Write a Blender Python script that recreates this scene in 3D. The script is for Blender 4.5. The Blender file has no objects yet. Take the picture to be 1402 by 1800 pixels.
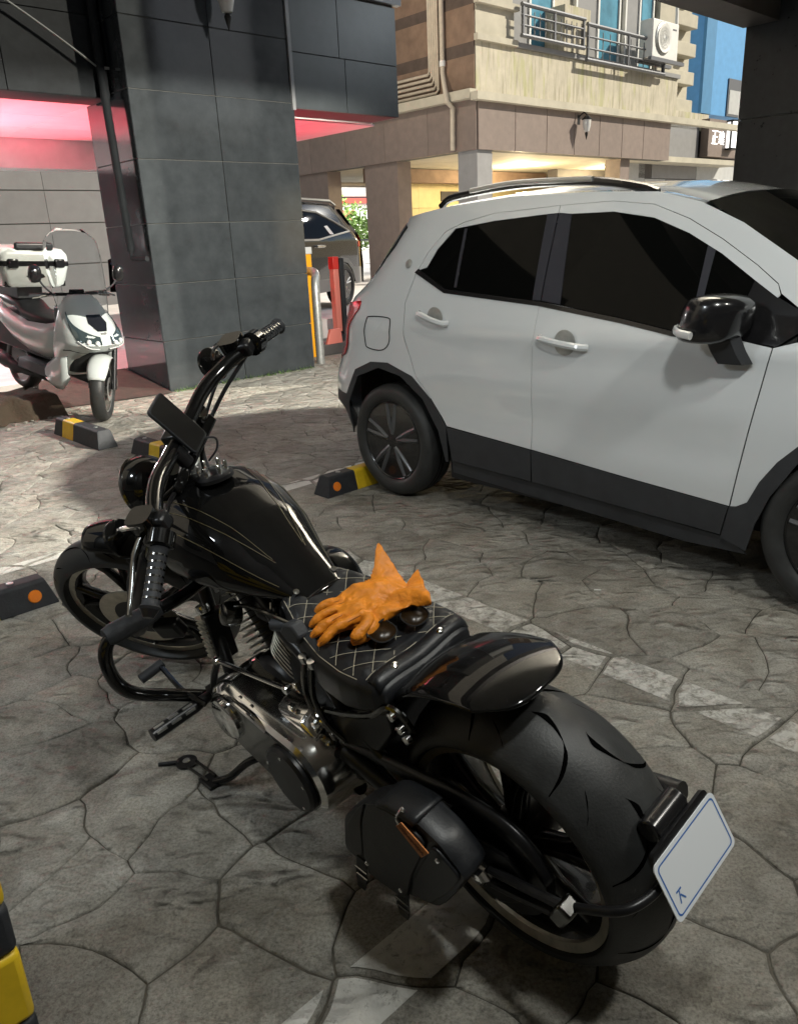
import bpy, bmesh, math, random
import numpy as np
from mathutils import Vector, Matrix, noise as mnoise
random.seed(7)
SC = bpy.context.scene
COL = SC.collection
R = math.radians
GA = R(42.5)                                   # the building grid is turned by this much
CG, SG = math.cos(GA), math.sin(GA)
def G(a, b, z=0.0):                            # grid coordinates -> world
    return Vector((a*CG - b*SG, a*SG + b*CG, z))

# ------------------------------------------------------------------ camera, world, lamps, exposure
cd = bpy.data.cameras.new('camera'); cam = bpy.data.objects.new('camera', cd); COL.objects.link(cam)
cd.sensor_fit = 'VERTICAL'; cd.sensor_height = 24.0; cd.lens = 1366.57/1800*24.0
cd.clip_start = 0.05; cd.clip_end = 600
r_ = Vector((0.99891491, -0.01542944, -0.04394236)); u_ = Vector((0.04657251, 0.33093989, 0.94250188)); f_ = Vector((0, 0.94352569, -0.33129938))
cam.matrix_world = Matrix(((r_.x, u_.x, -f_.x, 0), (r_.y, u_.y, -f_.y, 0), (r_.z, u_.z, -f_.z, 1.5), (0, 0, 0, 1)))
SC.camera = cam
W = bpy.data.worlds.new('World'); SC.world = W; W.use_nodes = True
wn = W.node_tree; bg = wn.nodes['Background']
sky = wn.nodes.new('ShaderNodeTexSky'); sky.sky_type = 'NISHITA'; sky.sun_disc = False
SUNDIR = (G(-0.62, 0.66, 0) + Vector((0, 0, -0.58))).normalized()       # direction the light travels
sky.sun_elevation = math.asin(-SUNDIR.z); sky.sun_rotation = math.atan2(-SUNDIR.x, -SUNDIR.y)
wn.links.new(sky.outputs[0], bg.inputs[0]); bg.inputs[1].default_value = 0.06
def lamp(name, kind, loc, energy, color=(1, 1, 1), size=0.1, target=None, direction=None, **kw):
    ld = bpy.data.lights.new(name, kind); ld.energy = energy; ld.color = color
    if kind == 'SUN': ld.angle = size
    elif kind == 'AREA':
        ld.shape = 'RECTANGLE'; ld.size = size; ld.size_y = kw.pop('size_y', size)
    else: ld.shadow_soft_size = size
    for k, v in kw.items(): setattr(ld, k, v)
    o = bpy.data.objects.new(name, ld); COL.objects.link(o); o.location = loc
    d = direction or ((Vector(target)-Vector(loc)) if target is not None else None)
    if d is not None: o.rotation_euler = Vector(d).to_track_quat('-Z', 'Y').to_euler()
    return o
lamp('street_floodlight', 'SUN', G(20, -20, 25), 5.0, (1.0, 0.92, 0.76), R(0.6), direction=SUNDIR)
lamp('ceiling_spot_lamp', 'SPOT', G(4.5, 1.5, 2.93), 3300, (1.0, 0.955, 0.84), 0.05, target=G(0.9, 10.6, 2.3), spot_size=R(94), spot_blend=0.35)
lamp('ceiling_globe_lamp', 'SPOT', G(0.9, 0.2, 3.10), 128, (0.98, 1.0, 0.95), 0.13, direction=(0, 0, -1), spot_size=R(168), spot_blend=0.3)
lamp('ceiling_bulb_lamp', 'SPOT', G(-1.5, 2.4, 3.10), 140, (0.88, 0.96, 1.0), 0.20, direction=(0, 0, -1), spot_size=R(168), spot_blend=0.3)
lamp('ceiling_middle_lamp', 'SPOT', G(2.2, -0.6, 3.10), 115, (1.0, 0.98, 0.90), 0.12, direction=(0, 0, -1), spot_size=R(168), spot_blend=0.3)
lamp('garage_lamp_warm', 'POINT', G(20.5, 16.2, 3.1), 430, (1.0, 0.80, 0.46), 0.15)
lamp('garage_lamp_rear', 'POINT', G(24.5, 15.6, 3.1), 360, (1.0, 0.80, 0.46), 0.15)
lamp('yard_lamp_white', 'POINT', G(2.3, 10.7, 1.7), 120, (1.0, 0.95, 0.96), 0.12)
lamp('ambient_fill_near', 'POINT', G(11.2, 14.6, 7.0), 380, (1.0, 0.86, 0.66), 0.15)  # added fill, raises the ambient light on the apartment block's left face
lamp('ambient_fill_side', 'POINT', G(10.5, 4.6, 5.2), 200, (0.86, 0.95, 1.0), 0.15)  # added fill, stands in for ambient light on the tiled beam
lamp('suv_fill_lamp', 'POINT', G(11.5, 11.0, 3.3), 190, (1.0, 0.96, 0.88), 0.04)  # added fill to brighten the black suv's side
lamp('yard_lamp_red', 'SPOT', G(4.2, 10.2, 0.9), 700, (1.0, 0.05, 0.10), 0.1, direction=(0, 0, 1), spot_size=R(84), spot_blend=0.4)
lamp('yard_lamp_red_left', 'SPOT', G(2.4, 10.0, 0.9), 700, (1.0, 0.05, 0.10), 0.1, direction=(0, 0, 1), spot_size=R(84), spot_blend=0.4)
lamp('yard_lamp_red_right', 'SPOT', G(6.9, 9.6, 1.5), 160, (1.0, 0.05, 0.10), 0.1, direction=(0, 0, 1), spot_size=R(150), spot_blend=0.5)
lamp('street_lamp_far', 'POINT', G(25, 31.5, 6.5), 4500, (1.0, 0.98, 0.92), 0.3)
SC.view_settings.view_transform = 'Standard'; SC.view_settings.look = 'None'
SC.view_settings.exposure = 0.18; SC.view_settings.gamma = 1.0; SC.view_settings.use_curve_mapping = False

# ------------------------------------------------------------------ mesh helpers
def nrm(v):
    v = np.asarray(v, float); return v/(np.linalg.norm(v)+1e-12)
def cr(pts, n=8, closed=False):                 # Catmull-Rom through points
    P = [np.asarray(p, float) for p in pts]; out = []; m = len(P)
    for i in range(m if closed else m-1):
        if closed: p0, p1, p2, p3 = P[i-1], P[i], P[(i+1) % m], P[(i+2) % m]
        else:
            p1, p2 = P[i], P[i+1]; p0 = P[i-1] if i else 2*p1-p2; p3 = P[i+2] if i+2 < m else 2*p2-p1
        for k in range(n):
            t = k/n
            out.append(0.5*((2*p1)+(-p0+p2)*t+(2*p0-5*p1+4*p2-p3)*t*t+(-p0+3*p1-3*p2+p3)*t**3))
    if not closed: out.append(P[-1])
    return out
class MB:
    def __init__(s): s.v = []; s.f = []
    def add(s, v, f):
        o = len(s.v); s.v += [tuple(float(c) for c in p) for p in v]; s.f += [tuple(i+o for i in q) for q in f]; return s
    def box(s, c, d, M=None):
        x, y, z = (k/2 for k in d)
        v = [np.array(p, float) for p in ((-x,-y,-z),(x,-y,-z),(x,y,-z),(-x,y,-z),(-x,-y,z),(x,-y,z),(x,y,z),(-x,y,z))]
        if M is not None: v = [np.asarray(M) @ p for p in v]
        return s.add([p+np.asarray(c, float) for p in v], [(0,3,2,1),(4,5,6,7),(0,1,5,4),(1,2,6,5),(2,3,7,6),(3,0,4,7)])
    def box2(s, lo, hi): return s.box([(l+h)/2 for l, h in zip(lo, hi)], [abs(h-l) for l, h in zip(lo, hi)])
    def tube(s, pts, r, n=10, closed=False, caps=True, flat=1.0, up=None):
        P = [np.asarray(p, float) for p in pts]; m = len(P)
        rr = r if hasattr(r, '__len__') else [r]*m
        T = [nrm((P[(i+1) % m]-P[i-1]) if closed else (P[min(i+1, m-1)]-P[max(i-1, 0)])) for i in range(m)]
        a = np.array(up, float) if up is not None else np.array([0, 0, 1.0])
        if abs(T[0] @ a) > 0.95: a = np.array([1.0, 0, 0])
        N = nrm(a-T[0]*(a @ T[0])); v = []
        for i in range(m):
            N = nrm(N-T[i]*(N @ T[i])); B = np.cross(T[i], N)
            for k in range(n):
                t = 2*math.pi*k/n; v.append(P[i]+rr[i]*(flat*math.cos(t)*N+math.sin(t)*B))
        f = [(i*n+k, i*n+(k+1) % n, ((i+1) % m)*n+(k+1) % n, ((i+1) % m)*n+k) for i in range(m if closed else m-1) for k in range(n)]
        if caps and not closed: f += [tuple(range(n))[::-1], tuple((m-1)*n+k for k in range(n))]
        return s.add(v, f)
    def cyl(s, a, b, r0, r1=None, n=18): return s.tube([a, b], [r0, r0 if r1 is None else r1], n)
    def lathe(s, prof, c=(0,0,0), ax=(0,1,0), n=48, u=None, closed=False):   # prof: (radius, along axis)
        ax = nrm(ax); u = nrm(u) if u is not None else (np.array([1.0,0,0]) if abs(ax[0]) < .9 else np.array([0,0,1.0]))
        u = nrm(u-ax*(u @ ax)); w = np.cross(ax, u); c = np.asarray(c, float); m = len(prof); v = []
        for r, h in prof:
            for k in range(n):
                t = 2*math.pi*k/n; v.append(c+ax*h+r*(math.cos(t)*u+math.sin(t)*w))
        f = [(i*n+k, ((i+1) % m)*n+k, ((i+1) % m)*n+(k+1) % n, i*n+(k+1) % n) for i in range(m if closed else m-1) for k in range(n)]
        if not closed:
            if prof[0][0] > 1e-6: f.append(tuple(range(n)))
            if prof[-1][0] > 1e-6: f.append(tuple((m-1)*n+k for k in range(n))[::-1])
        return s.add(v, f)
    def loft(s, rings, caps=True, closed=True):
        n = len(rings[0]); m = len(rings); v = [p for q in rings for p in q]; f = []
        for i in range(m-1):
            for k in range(n if closed else n-1): f.append((i*n+k, i*n+(k+1) % n, (i+1)*n+(k+1) % n, (i+1)*n+k))
        if caps and closed: f += [tuple(range(n))[::-1], tuple((m-1)*n+k for k in range(n))]
        return s.add(v, f)
    def grid(s, fn, nu, nv):
        v = [fn(i/nu, j/nv) for i in range(nu+1) for j in range(nv+1)]
        return s.add(v, [(i*(nv+1)+j, (i+1)*(nv+1)+j, (i+1)*(nv+1)+j+1, i*(nv+1)+j+1) for i in range(nu) for j in range(nv)])
    def prism(s, poly, fn, d):                    # 2D outline -> fn(u, v, h), from h=0 to h=d
        n = len(poly); v = [fn(x, y, 0) for x, y in poly]+[fn(x, y, d) for x, y in poly]
        return s.add(v, [tuple(range(n))[::-1], tuple(range(n, 2*n))]+[(i, (i+1) % n, n+(i+1) % n, n+i) for i in range(n)])
    def mesh(s, name, xf=None):
        v = [tuple(xf(np.array(p))) for p in s.v] if xf else s.v
        me = bpy.data.meshes.new(name); me.from_pydata(v, [], s.f)
        bm = bmesh.new(); bm.from_mesh(me); bmesh.ops.recalc_face_normals(bm, faces=bm.faces); bm.to_mesh(me); bm.free()
        return me
def finish(o, me, m, smooth=40, bevel=0, seg=2, solid=0, sub=0):
    if m is not None: me.materials.append(m)
    if smooth:
        me.shade_smooth(); me.set_sharp_from_angle(angle=R(smooth))
    if solid:
        q = o.modifiers.new('solid', 'SOLIDIFY'); q.thickness = abs(solid); q.offset = -1 if solid > 0 else 1
    if bevel:
        q = o.modifiers.new('bevel', 'BEVEL'); q.width = bevel; q.segments = seg; q.limit_method = 'ANGLE'; q.angle_limit = R(35); q.harden_normals = False
    if sub:
        q = o.modifiers.new('sub', 'SUBSURF'); q.levels = sub; q.render_levels = sub
def part(name, mb, m, parent=None, label=None, kind=None, xf=None, **kw):
    me = mb.mesh(name, xf); o = bpy.data.objects.new(name, me); COL.objects.link(o); finish(o, me, m, **kw)
    if parent is not None: o.parent = parent
    if label: o['label'] = label
    if kind: o['kind'] = kind
    return o
def copy_of(o, parent, loc=None, rot=None):
    c = o.copy(); COL.objects.link(c); c.parent = parent
    if loc is not None: c.location = loc
    if rot is not None: c.rotation_euler = rot
    return c
def tag(o, label=None, cat=None, group=None, kind=None):
    for k, v in (('label', label), ('category', cat), ('group', group), ('kind', kind)):
        if v: o[k] = v
    return o
def thing(name, label, cat, loc=(0,0,0), rz=0.0, group=None, M=None):
    o = bpy.data.objects.new(name, None); COL.objects.link(o); o.empty_display_size = .1
    if M is not None: o.matrix_world = M
    else: o.location = loc; o.rotation_euler = (0, 0, rz)
    return tag(o, label, cat, group)
def copy_tree(o, parent=None):
    c = o.copy(); COL.objects.link(c); c.parent = parent
    for ch in list(o.children): copy_tree(ch, c)
    return c

# ------------------------------------------------------------------ materials
def mat(name, col, rough=.5, metal=0, var=0, vscale=6, bump=0, bscale=40, coat=0, spec=.5, col2=None, trans=0, emit=None, estr=0, rvar=0, detail=6, ior=1.45, alpha=1.0, stretch=None, obj_random=0):
    m = bpy.data.materials.new(name); m.use_nodes = True; nt = m.node_tree; N = nt.nodes; L = nt.links
    b = N['Principled BSDF']; I = b.inputs
    I['Base Color'].default_value = (*col, 1); I['Roughness'].default_value = rough; I['Metallic'].default_value = metal
    I['Coat Weight'].default_value = coat; I['Coat Roughness'].default_value = .03; I['Specular IOR Level'].default_value = spec
    I['Transmission Weight'].default_value = trans; I['IOR'].default_value = ior; I['Alpha'].default_value = alpha
    if emit: I['Emission Color'].default_value = (*emit, 1); I['Emission Strength'].default_value = estr
    if var or bump or rvar or obj_random:
        tc = N.new('ShaderNodeTexCoord'); src = tc.outputs['Object']
        if stretch:
            mp = N.new('ShaderNodeMapping'); mp.inputs['Scale'].default_value = stretch; L.new(src, mp.inputs[0]); src = mp.outputs[0]
    if var or rvar or obj_random:
        nz = N.new('ShaderNodeTexNoise'); nz.inputs['Scale'].default_value = vscale; nz.inputs['Detail'].default_value = detail; nz.inputs['Roughness'].default_value = .62
        L.new(src, nz.inputs['Vector'])
        rp = N.new('ShaderNodeValToRGB'); rp.color_ramp.elements[0].position = .32; rp.color_ramp.elements[1].position = .70
        c2 = col2 or tuple(min(1, c*(1+var)) for c in col); c1 = col if col2 else tuple(c*(1-var) for c in col)
        rp.color_ramp.elements[0].color = (*c1, 1); rp.color_ramp.elements[1].color = (*c2, 1)
        L.new(nz.outputs['Fac'], rp.inputs[0]); out = rp.outputs[0]
        if obj_random:
            oi = N.new('ShaderNodeObjectInfo'); mr = N.new('ShaderNodeMapRange'); mr.inputs['To Min'].default_value = 1-obj_random; mr.inputs['To Max'].default_value = 1+obj_random
            L.new(oi.outputs['Random'], mr.inputs['Value']); hv = N.new('ShaderNodeHueSaturation'); L.new(mr.outputs[0], hv.inputs['Value']); L.new(out, hv.inputs['Color']); out = hv.outputs[0]
        if var or col2 or obj_random: L.new(out, I['Base Color'])
        if rvar:
            mr = N.new('ShaderNodeMapRange'); mr.inputs['To Min'].default_value = max(.02, rough-rvar); mr.inputs['To Max'].default_value = rough+rvar
            L.new(nz.outputs['Fac'], mr.inputs['Value']); L.new(mr.outputs[0], I['Roughness'])
    if bump:
        bz = N.new('ShaderNodeTexNoise'); bz.inputs['Scale'].default_value = bscale; bz.inputs['Detail'].default_value = 5; L.new(src, bz.inputs['Vector'])
        bp = N.new('ShaderNodeBump'); bp.inputs['Strength'].default_value = min(1, bump); bp.inputs['Distance'].default_value = .01*max(1, bump); L.new(bz.outputs['Fac'], bp.inputs['Height']); L.new(bp.outputs[0], I['Normal'])
    return m
def stone_mat(name, paint=False, faint=0.0):
    m = bpy.data.materials.new(name); m.use_nodes = True; nt = m.node_tree; N = nt.nodes; L = nt.links; b = N['Principled BSDF']; I = b.inputs
    tc = N.new('ShaderNodeTexCoord'); src = tc.outputs['Object']
    def nz(scale, det, rgh=.6, dist=0, sc=None, ridged=False):
        n = N.new('ShaderNodeTexNoise'); n.noise_type = 'RIDGED_MULTIFRACTAL' if ridged else 'FBM'; n.normalize = True; n.inputs['Scale'].default_value = scale; n.inputs['Detail'].default_value = det; n.inputs['Roughness'].default_value = rgh; n.inputs['Distortion'].default_value = dist
        s = src
        if sc: mp = N.new('ShaderNodeMapping'); mp.inputs['Rotation'].default_value = (0, 0, -.5); mp.inputs['Scale'].default_value = sc; L.new(src, mp.inputs[0]); s = mp.outputs[0]
        L.new(s, n.inputs['Vector']); return n.outputs['Fac']
    def ramp(f, stops):
        r = N.new('ShaderNodeValToRGB'); e = r.color_ramp.elements
        while len(e) < len(stops): e.new(.5)
        for k, (p, c) in enumerate(stops): e[k].position = p; e[k].color = (*c, 1)
        L.new(f, r.inputs[0]); return r.outputs[0]
    def mix(kind, fac, a, c):
        q = N.new('ShaderNodeMix'); q.data_type = 'RGBA'; q.blend_type = kind
        if isinstance(fac, float): q.inputs[0].default_value = fac
        else: L.new(fac, q.inputs[0])
        L.new(a, q.inputs[6]); L.new(c, q.inputs[7]); return q.outputs[2]
    big = nz(1.1, 5, .6, .3); mid = nz(7, 8, .7, .4); fine = nz(120, 6, .8); slate = nz(4.2, 10, .62, .5, (1, 1.9, 1), True); chip = nz(14, 8, .6, .4, (1, 1.6, 1), True); patch = nz(3.2, 6, .65, .6)
    c = ramp(big, [(.30, (.330, .326, .305)), (.50, (.500, .496, .470)), (.72, (.620, .612, .575))])
    c = mix('MULTIPLY', .75, c, ramp(mid, [(.30, (.50, .47, .43)), (.55, (.98, .97, .95)), (.8, (1.22, 1.2, 1.15))]))
    c = mix('MULTIPLY', .85, c, ramp(fine, [(.34, (.36, .35, .33)), (.55, (1, 1, 1)), (.75, (1.25, 1.24, 1.2))]))
    c = mix('MULTIPLY', .6, c, ramp(slate, [(.15, (.66, .64, .60)), (.40, (1, 1, 1)), (.75, (1.15, 1.13, 1.08))])); c = mix('MULTIPLY', .5, c, ramp(patch, [(.35, (.62, .58, .50)), (.6, (1.05, 1.05, 1.04))]))  # slate ramp puts crease shade, along with dirt, into the colour
    oi = N.new('ShaderNodeObjectInfo'); mr = N.new('ShaderNodeMapRange'); mr.inputs['To Min'].default_value = .86; mr.inputs['To Max'].default_value = 1.12; L.new(oi.outputs['Random'], mr.inputs['Value'])
    hv = N.new('ShaderNodeHueSaturation'); L.new(mr.outputs[0], hv.inputs['Value']); L.new(c, hv.inputs['Color']); c = hv.outputs[0]
    if paint:
        w = nz(26, 8, .8, .5); pm = ramp(w, [(.35+faint, (0, 0, 0)), (.45+faint*1.6, (1-faint*2.5, 1-faint*2.5, 1-faint*2.5))])
        pc = ramp(mid, [(.3, (.60, .59, .55)), (.7, (.84, .83, .79))]); c = mix('MIX', pm, c, pc)
    L.new(c, I['Base Color'])
    rr = N.new('ShaderNodeMapRange'); rr.inputs['To Min'].default_value = .50; rr.inputs['To Max'].default_value = .80; L.new(mid, rr.inputs['Value']); L.new(rr.outputs[0], I['Roughness']); I['Specular IOR Level'].default_value = .35
    def bump(h, st, dist, prev=None):
        q = N.new('ShaderNodeBump'); q.inputs['Strength'].default_value = st; q.inputs['Distance'].default_value = dist; L.new(h, q.inputs['Height'])
        if prev: L.new(prev, q.inputs['Normal'])
        return q.outputs[0]
    n = bump(slate, 1.0, .085); n = bump(chip, 1.0, .040, n); n = bump(mid, .8, .035, n); n = bump(fine, .8, .006, n); L.new(n, I['Normal'])
    return m
K = {}
K['stone'] = stone_mat('stamped_stone'); K['paint'] = stone_mat('worn_road_paint', True); K['paint_faint'] = stone_mat('faded_road_paint', True, .065)
K['grout'] = mat('grout', (.080, .072, .058), .9, var=.4, vscale=14, bump=.5, bscale=90)
K['granite'] = mat('polished_granite', (.036, .041, .045), .10, var=.2, vscale=5, rvar=.07, spec=.6, bump=.015, bscale=4, obj_random=.10)
K['beam_tile'] = mat('grey_beam_tile', (.060, .068, .072), .42, var=.14, vscale=4, obj_random=.08)
K['dark_tile'] = mat('dark_tile', (.014, .016, .019), .30, var=.25, vscale=14, rvar=.08, obj_random=.12)
K['gap'] = mat('joint_dark', (.012, .012, .012), .9)
K['joint'] = mat('joint_pale', (.085, .085, .08), .8)
K['concrete'] = mat('ceiling_concrete', (.48, .45, .40), .85, var=.14, vscale=3, bump=.2, bscale=30)
K['cream'] = mat('cream_render', (.46, .43, .35), .85, var=.12, vscale=2.0, bump=.2, bscale=40)
def streak_mat(name):
    m = mat(name, (.50, .46, .37), .9, var=.12, vscale=2.2, bump=.3, bscale=30); nt = m.node_tree; N = nt.nodes; L = nt.links; b = N['Principled BSDF']
    old = b.inputs['Base Color'].links[0].from_socket; tc = N.new('ShaderNodeTexCoord'); c = old
    for sc, z, lo, hi, col in ((9, .10, .50, .66, (.26, .24, .17)), (3.2, .22, .52, .62, (.40, .40, .20)), (26, .05, .56, .70, (.20, .18, .13))):
        mp = N.new('ShaderNodeMapping'); mp.inputs['Scale'].default_value = (1, 1, z); L.new(tc.outputs['Object'], mp.inputs[0])
        n = N.new('ShaderNodeTexNoise'); n.inputs['Scale'].default_value = sc; n.inputs['Detail'].default_value = 7; n.inputs['Roughness'].default_value = .6; L.new(mp.outputs[0], n.inputs['Vector'])
        r = N.new('ShaderNodeMapRange'); r.inputs['From Min'].default_value = lo; r.inputs['From Max'].default_value = hi; r.inputs['To Max'].default_value = .62; L.new(n.outputs['Fac'], r.inputs['Value'])
        q = N.new('ShaderNodeMix'); q.data_type = 'RGBA'; L.new(r.outputs[0], q.inputs[0]); L.new(c, q.inputs[6]); q.inputs[7].default_value = (*col, 1); c = q.outputs[2]
    L.new(c, b.inputs['Base Color']); return m
K['stained'] = streak_mat('stained_concrete')
K['fascia'] = mat('fascia_tile', (.205, .162, .142), .5, var=.10, vscale=5, obj_random=.06)
K['brown_wall'] = mat('brown_wall', (.20, .135, .095), .8, var=.2, vscale=3, bump=.2, bscale=30)
K['brown_band'] = mat('brown_band', (.085, .062, .050), .8, var=.2, vscale=4)
K['yellow_wall'] = mat('yellow_wall', (.62, .52, .28), .6, var=.1, vscale=2, obj_random=.05)
K['grey_wall'] = mat('grey_tile_wall', (.24, .24, .245), .5, var=.08, vscale=4, obj_random=.06)
K['yard_tile'] = mat('grey_yard_tile', (.135, .135, .14), .5, var=.08, vscale=4, obj_random=.06)
K['pale_wall'] = mat('pale_tile_wall', (.47, .48, .48), .5, var=.08, vscale=4)
K['dark_wall'] = mat('dark_wall', (.075, .068, .066), .6, var=.15, vscale=6)
K['blue'] = mat('blue_cladding', (.10, .32, .62), .55, var=.08, vscale=3)
K['blue_dark'] = mat('blue_cladding_dark', (.06, .22, .42), .55, var=.08, vscale=3)
K['pane_blue'] = mat('window_glass_blue', (.10, .30, .42), .10, var=.35, vscale=1.2, spec=.7)
K['white'] = mat('white_frame', (.72, .72, .70), .45, var=.05)
K['steel'] = mat('galvanised_steel', (.42, .43, .42), .38, .7, var=.2, vscale=20)
K['conduit_grey'] = mat('grey_conduit', (.14, .15, .15), .6)
K['matte_black'] = mat('matte_black_tile', (.016, .018, .020), .75, spec=.12, var=.2, vscale=8)
K['rail'] = mat('grey_rail_metal', (.16, .165, .18), .4, .6)
K['pipe'] = mat('pale_pipe', (.52, .46, .37), .5, var=.12)
K['rubber'] = mat('black_rubber', (.020, .022, .026), .62, var=.3, vscale=25, bump=.15, bscale=120)
K['yellow'] = mat('yellow_paint', (.62, .42, .015), .45, var=.12, vscale=14)
K['reflector'] = mat('orange_reflector', (.85, .22, .01), .25, bump=.5, bscale=300)
K['orange_post'] = mat('orange_post', (.72, .32, .01), .4, var=.05)
K['red'] = mat('red_plastic', (.55, .03, .025), .35)
K['salmon'] = mat('pale_red_plastic', (.66, .20, .16), .4)
K['soffit'] = mat('soffit_panel', (.62, .58, .58), .45, var=.06, vscale=3, obj_random=.07)
K['yard'] = mat('yard_concrete', (.70, .67, .66), .6, var=.12, vscale=3, bump=.2, bscale=40)
K['earth'] = mat('rough_earth', (.055, .040, .026), .95, col2=(.20, .15, .09), vscale=9, bump=1.2, bscale=35, detail=9)
K['red_paving'] = mat('red_paving', (.050, .034, .028), .8, var=.3, vscale=12, bump=.4, bscale=60)
# vehicles
K['gloss'] = mat('black_gloss_paint', (.0035, .0035, .0035), .30, coat=.8, spec=.05)
K['satin'] = mat('black_satin_metal', (.012, .012, .013), .34, .3, spec=.5, var=.3, vscale=30)
K['wheelblack'] = mat('black_wheel_paint', (.010, .010, .010), .25, coat=.4)
K['machined'] = mat('machined_edge', (.46, .43, .36), .34, .85, var=.2, vscale=30)
K['fin_bright'] = mat('machined_fin', (.50, .47, .40), .32, .9)
K['chrome'] = mat('chrome', (.84, .84, .83), .12, 1, var=.08, vscale=14, rvar=.05)
K['darkchrome'] = mat('dark_chrome', (.16, .16, .155), .15, 1, var=.2, vscale=18, rvar=.06)
K['tyre'] = mat('tyre_rubber', (.026, .027, .027), .50, var=.22, vscale=16, rvar=.10, bump=.08, bscale=180)
K['groove_strip'] = mat('groove_shade', (.0015, .0015, .0015), .95, spec=0)  # near-black strips on the tyre surface, groove shade put into the colour
K['leather'] = mat('black_leather', (.010, .011, .013), .42, var=.3, vscale=30, bump=.05, bscale=220, rvar=.08)
K['thread'] = mat('pale_thread', (.34, .31, .24), .8)
K['pinstripe'] = mat('faint_pinstripe', (.10, .085, .045), .35)
K['tan'] = mat('tan_leather', (.46, .17, .045), .6, var=.2, vscale=40, bump=.15, bscale=120)
K['stamp'] = mat('tan_leather_stamp', (.16, .05, .015), .7)
K['glove'] = mat('orange_leather', (.66, .215, .012), .5, var=.2, vscale=26, bump=.8, bscale=38)
K['glove_seam'] = mat('orange_leather_seam', (.26, .075, .006), .8)
K['brown_lens'] = mat('brown_lens', (.10, .055, .02), .3, trans=.85, spec=.15)
K['screen'] = mat('phone_screen', (.003, .003, .003), .35, spec=.3)
K['plate'] = mat('licence_plate_white', (.72, .75, .78), .4)
K['plate_blue'] = mat('licence_plate_blue', (.04, .14, .42), .5)
K['carwhite'] = mat('white_car_paint', (.62, .65, .67), .24, coat=1, spec=.5)
K['carglass'] = mat('tinted_car_glass', (.003, .0032, .003), .03, spec=.14)
K['cartrim'] = mat('black_car_trim', (.009, .009, .010), .22, coat=.4)
K['pillarfilm'] = mat('grey_pillar_film', (.030, .031, .040), .60, spec=.25)
K['cladding'] = mat('grey_plastic_cladding', (.030, .032, .036), .55, var=.16, vscale=9, bump=.12, bscale=200)
K['wheelgrey'] = mat('dark_grey_wheel', (.11, .113, .118), .30, .4, coat=.3)
K['carblack'] = mat('black_car_paint', (.010, .010, .012), .16, coat=1)
K['greyclad'] = mat('silver_cladding', (.22, .22, .22), .4, .3)
K['lamp_red'] = mat('red_lamp_lens', (.50, .012, .014), .12, spec=.7, coat=.6)
K['lamp_clear'] = mat('clear_lamp_lens', (.55, .56, .56), .10, spec=.8, coat=.5)
K['headlens'] = mat('dark_headlight_lens', (.05, .07, .075), .08, .3, spec=.8, coat=.6)
K['screen_clear'] = mat('clear_windshield', (.85, .88, .90), .03, trans=1, ior=1.1, spec=.6)
K['scooter_white'] = mat('white_scooter_plastic', (.48, .51, .50), .28, coat=.6)
K['silver'] = mat('silver_alloy', (.50, .50, .49), .35, .8)
K['amber'] = mat('amber_lens', (.7, .25, .02), .2)
K['leaf'] = mat('tree_leaf', (.075, .14, .03), .6, var=.4, vscale=5)
K['leaf2'] = mat('tree_leaf_bright', (.14, .24, .05), .6, var=.4, vscale=5)
K['bark'] = mat('tree_bark', (.07, .05, .035), .9)
K['sign_white'] = mat('lit_sign_white', (.8, .8, .8), .5, emit=(1, .98, .95), estr=1.6)
K['sign_red'] = mat('lit_sign_red', (.6, .06, .05), .5, emit=(.9, .10, .07), estr=.8)
K['tube_light'] = mat('lit_tube', (.8, .8, .8), .5, emit=(1, .93, .75), estr=6)

# ------------------------------------------------------------------ ground: stamped stones, joints, painted lines
def ground_mesh():
    mb = MB(); s = 60
    mb.add([(-s, -s, -.008), (s, -s, -.008), (s, s, -.008), (-s, s, -.008)], [(0, 1, 2, 3)])
    return mb
ground = part('ground', ground_mesh(), K['grout'], kind='structure', smooth=0)
def project(p):
    d = Vector(p)-Vector((0, 0, 1.5)); z = d.dot(f_)
    if z < .1: return None
    return (701+1366.57*d.dot(r_)/z, 900-1366.57*d.dot(u_)/z)
def wob(p):                                       # same wobble for both cells that share an edge
    q = Vector((p[0]*3.1, p[1]*3.1, 4.2)); q2 = Vector((p[0]*9.0, p[1]*9.0, 1.2))
    return np.array([p[0]+.060*mnoise.noise(q)+.024*mnoise.noise(q2), p[1]+.060*mnoise.noise(q+Vector((7, 3, 0)))+.024*mnoise.noise(q2+Vector((5, 9, 0)))])
def clip_half(poly, n, c):
    out = []
    for i in range(len(poly)):
        a, b = poly[i-1], poly[i]; da, db = a @ n-c, b @ n-c
        if da <= 0: out.append(a) if False else None
        if (da <= 0) != (db <= 0): out.append(a+(b-a)*(da/(da-db)))
        if db <= 0: out.append(b)
    return out
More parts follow.
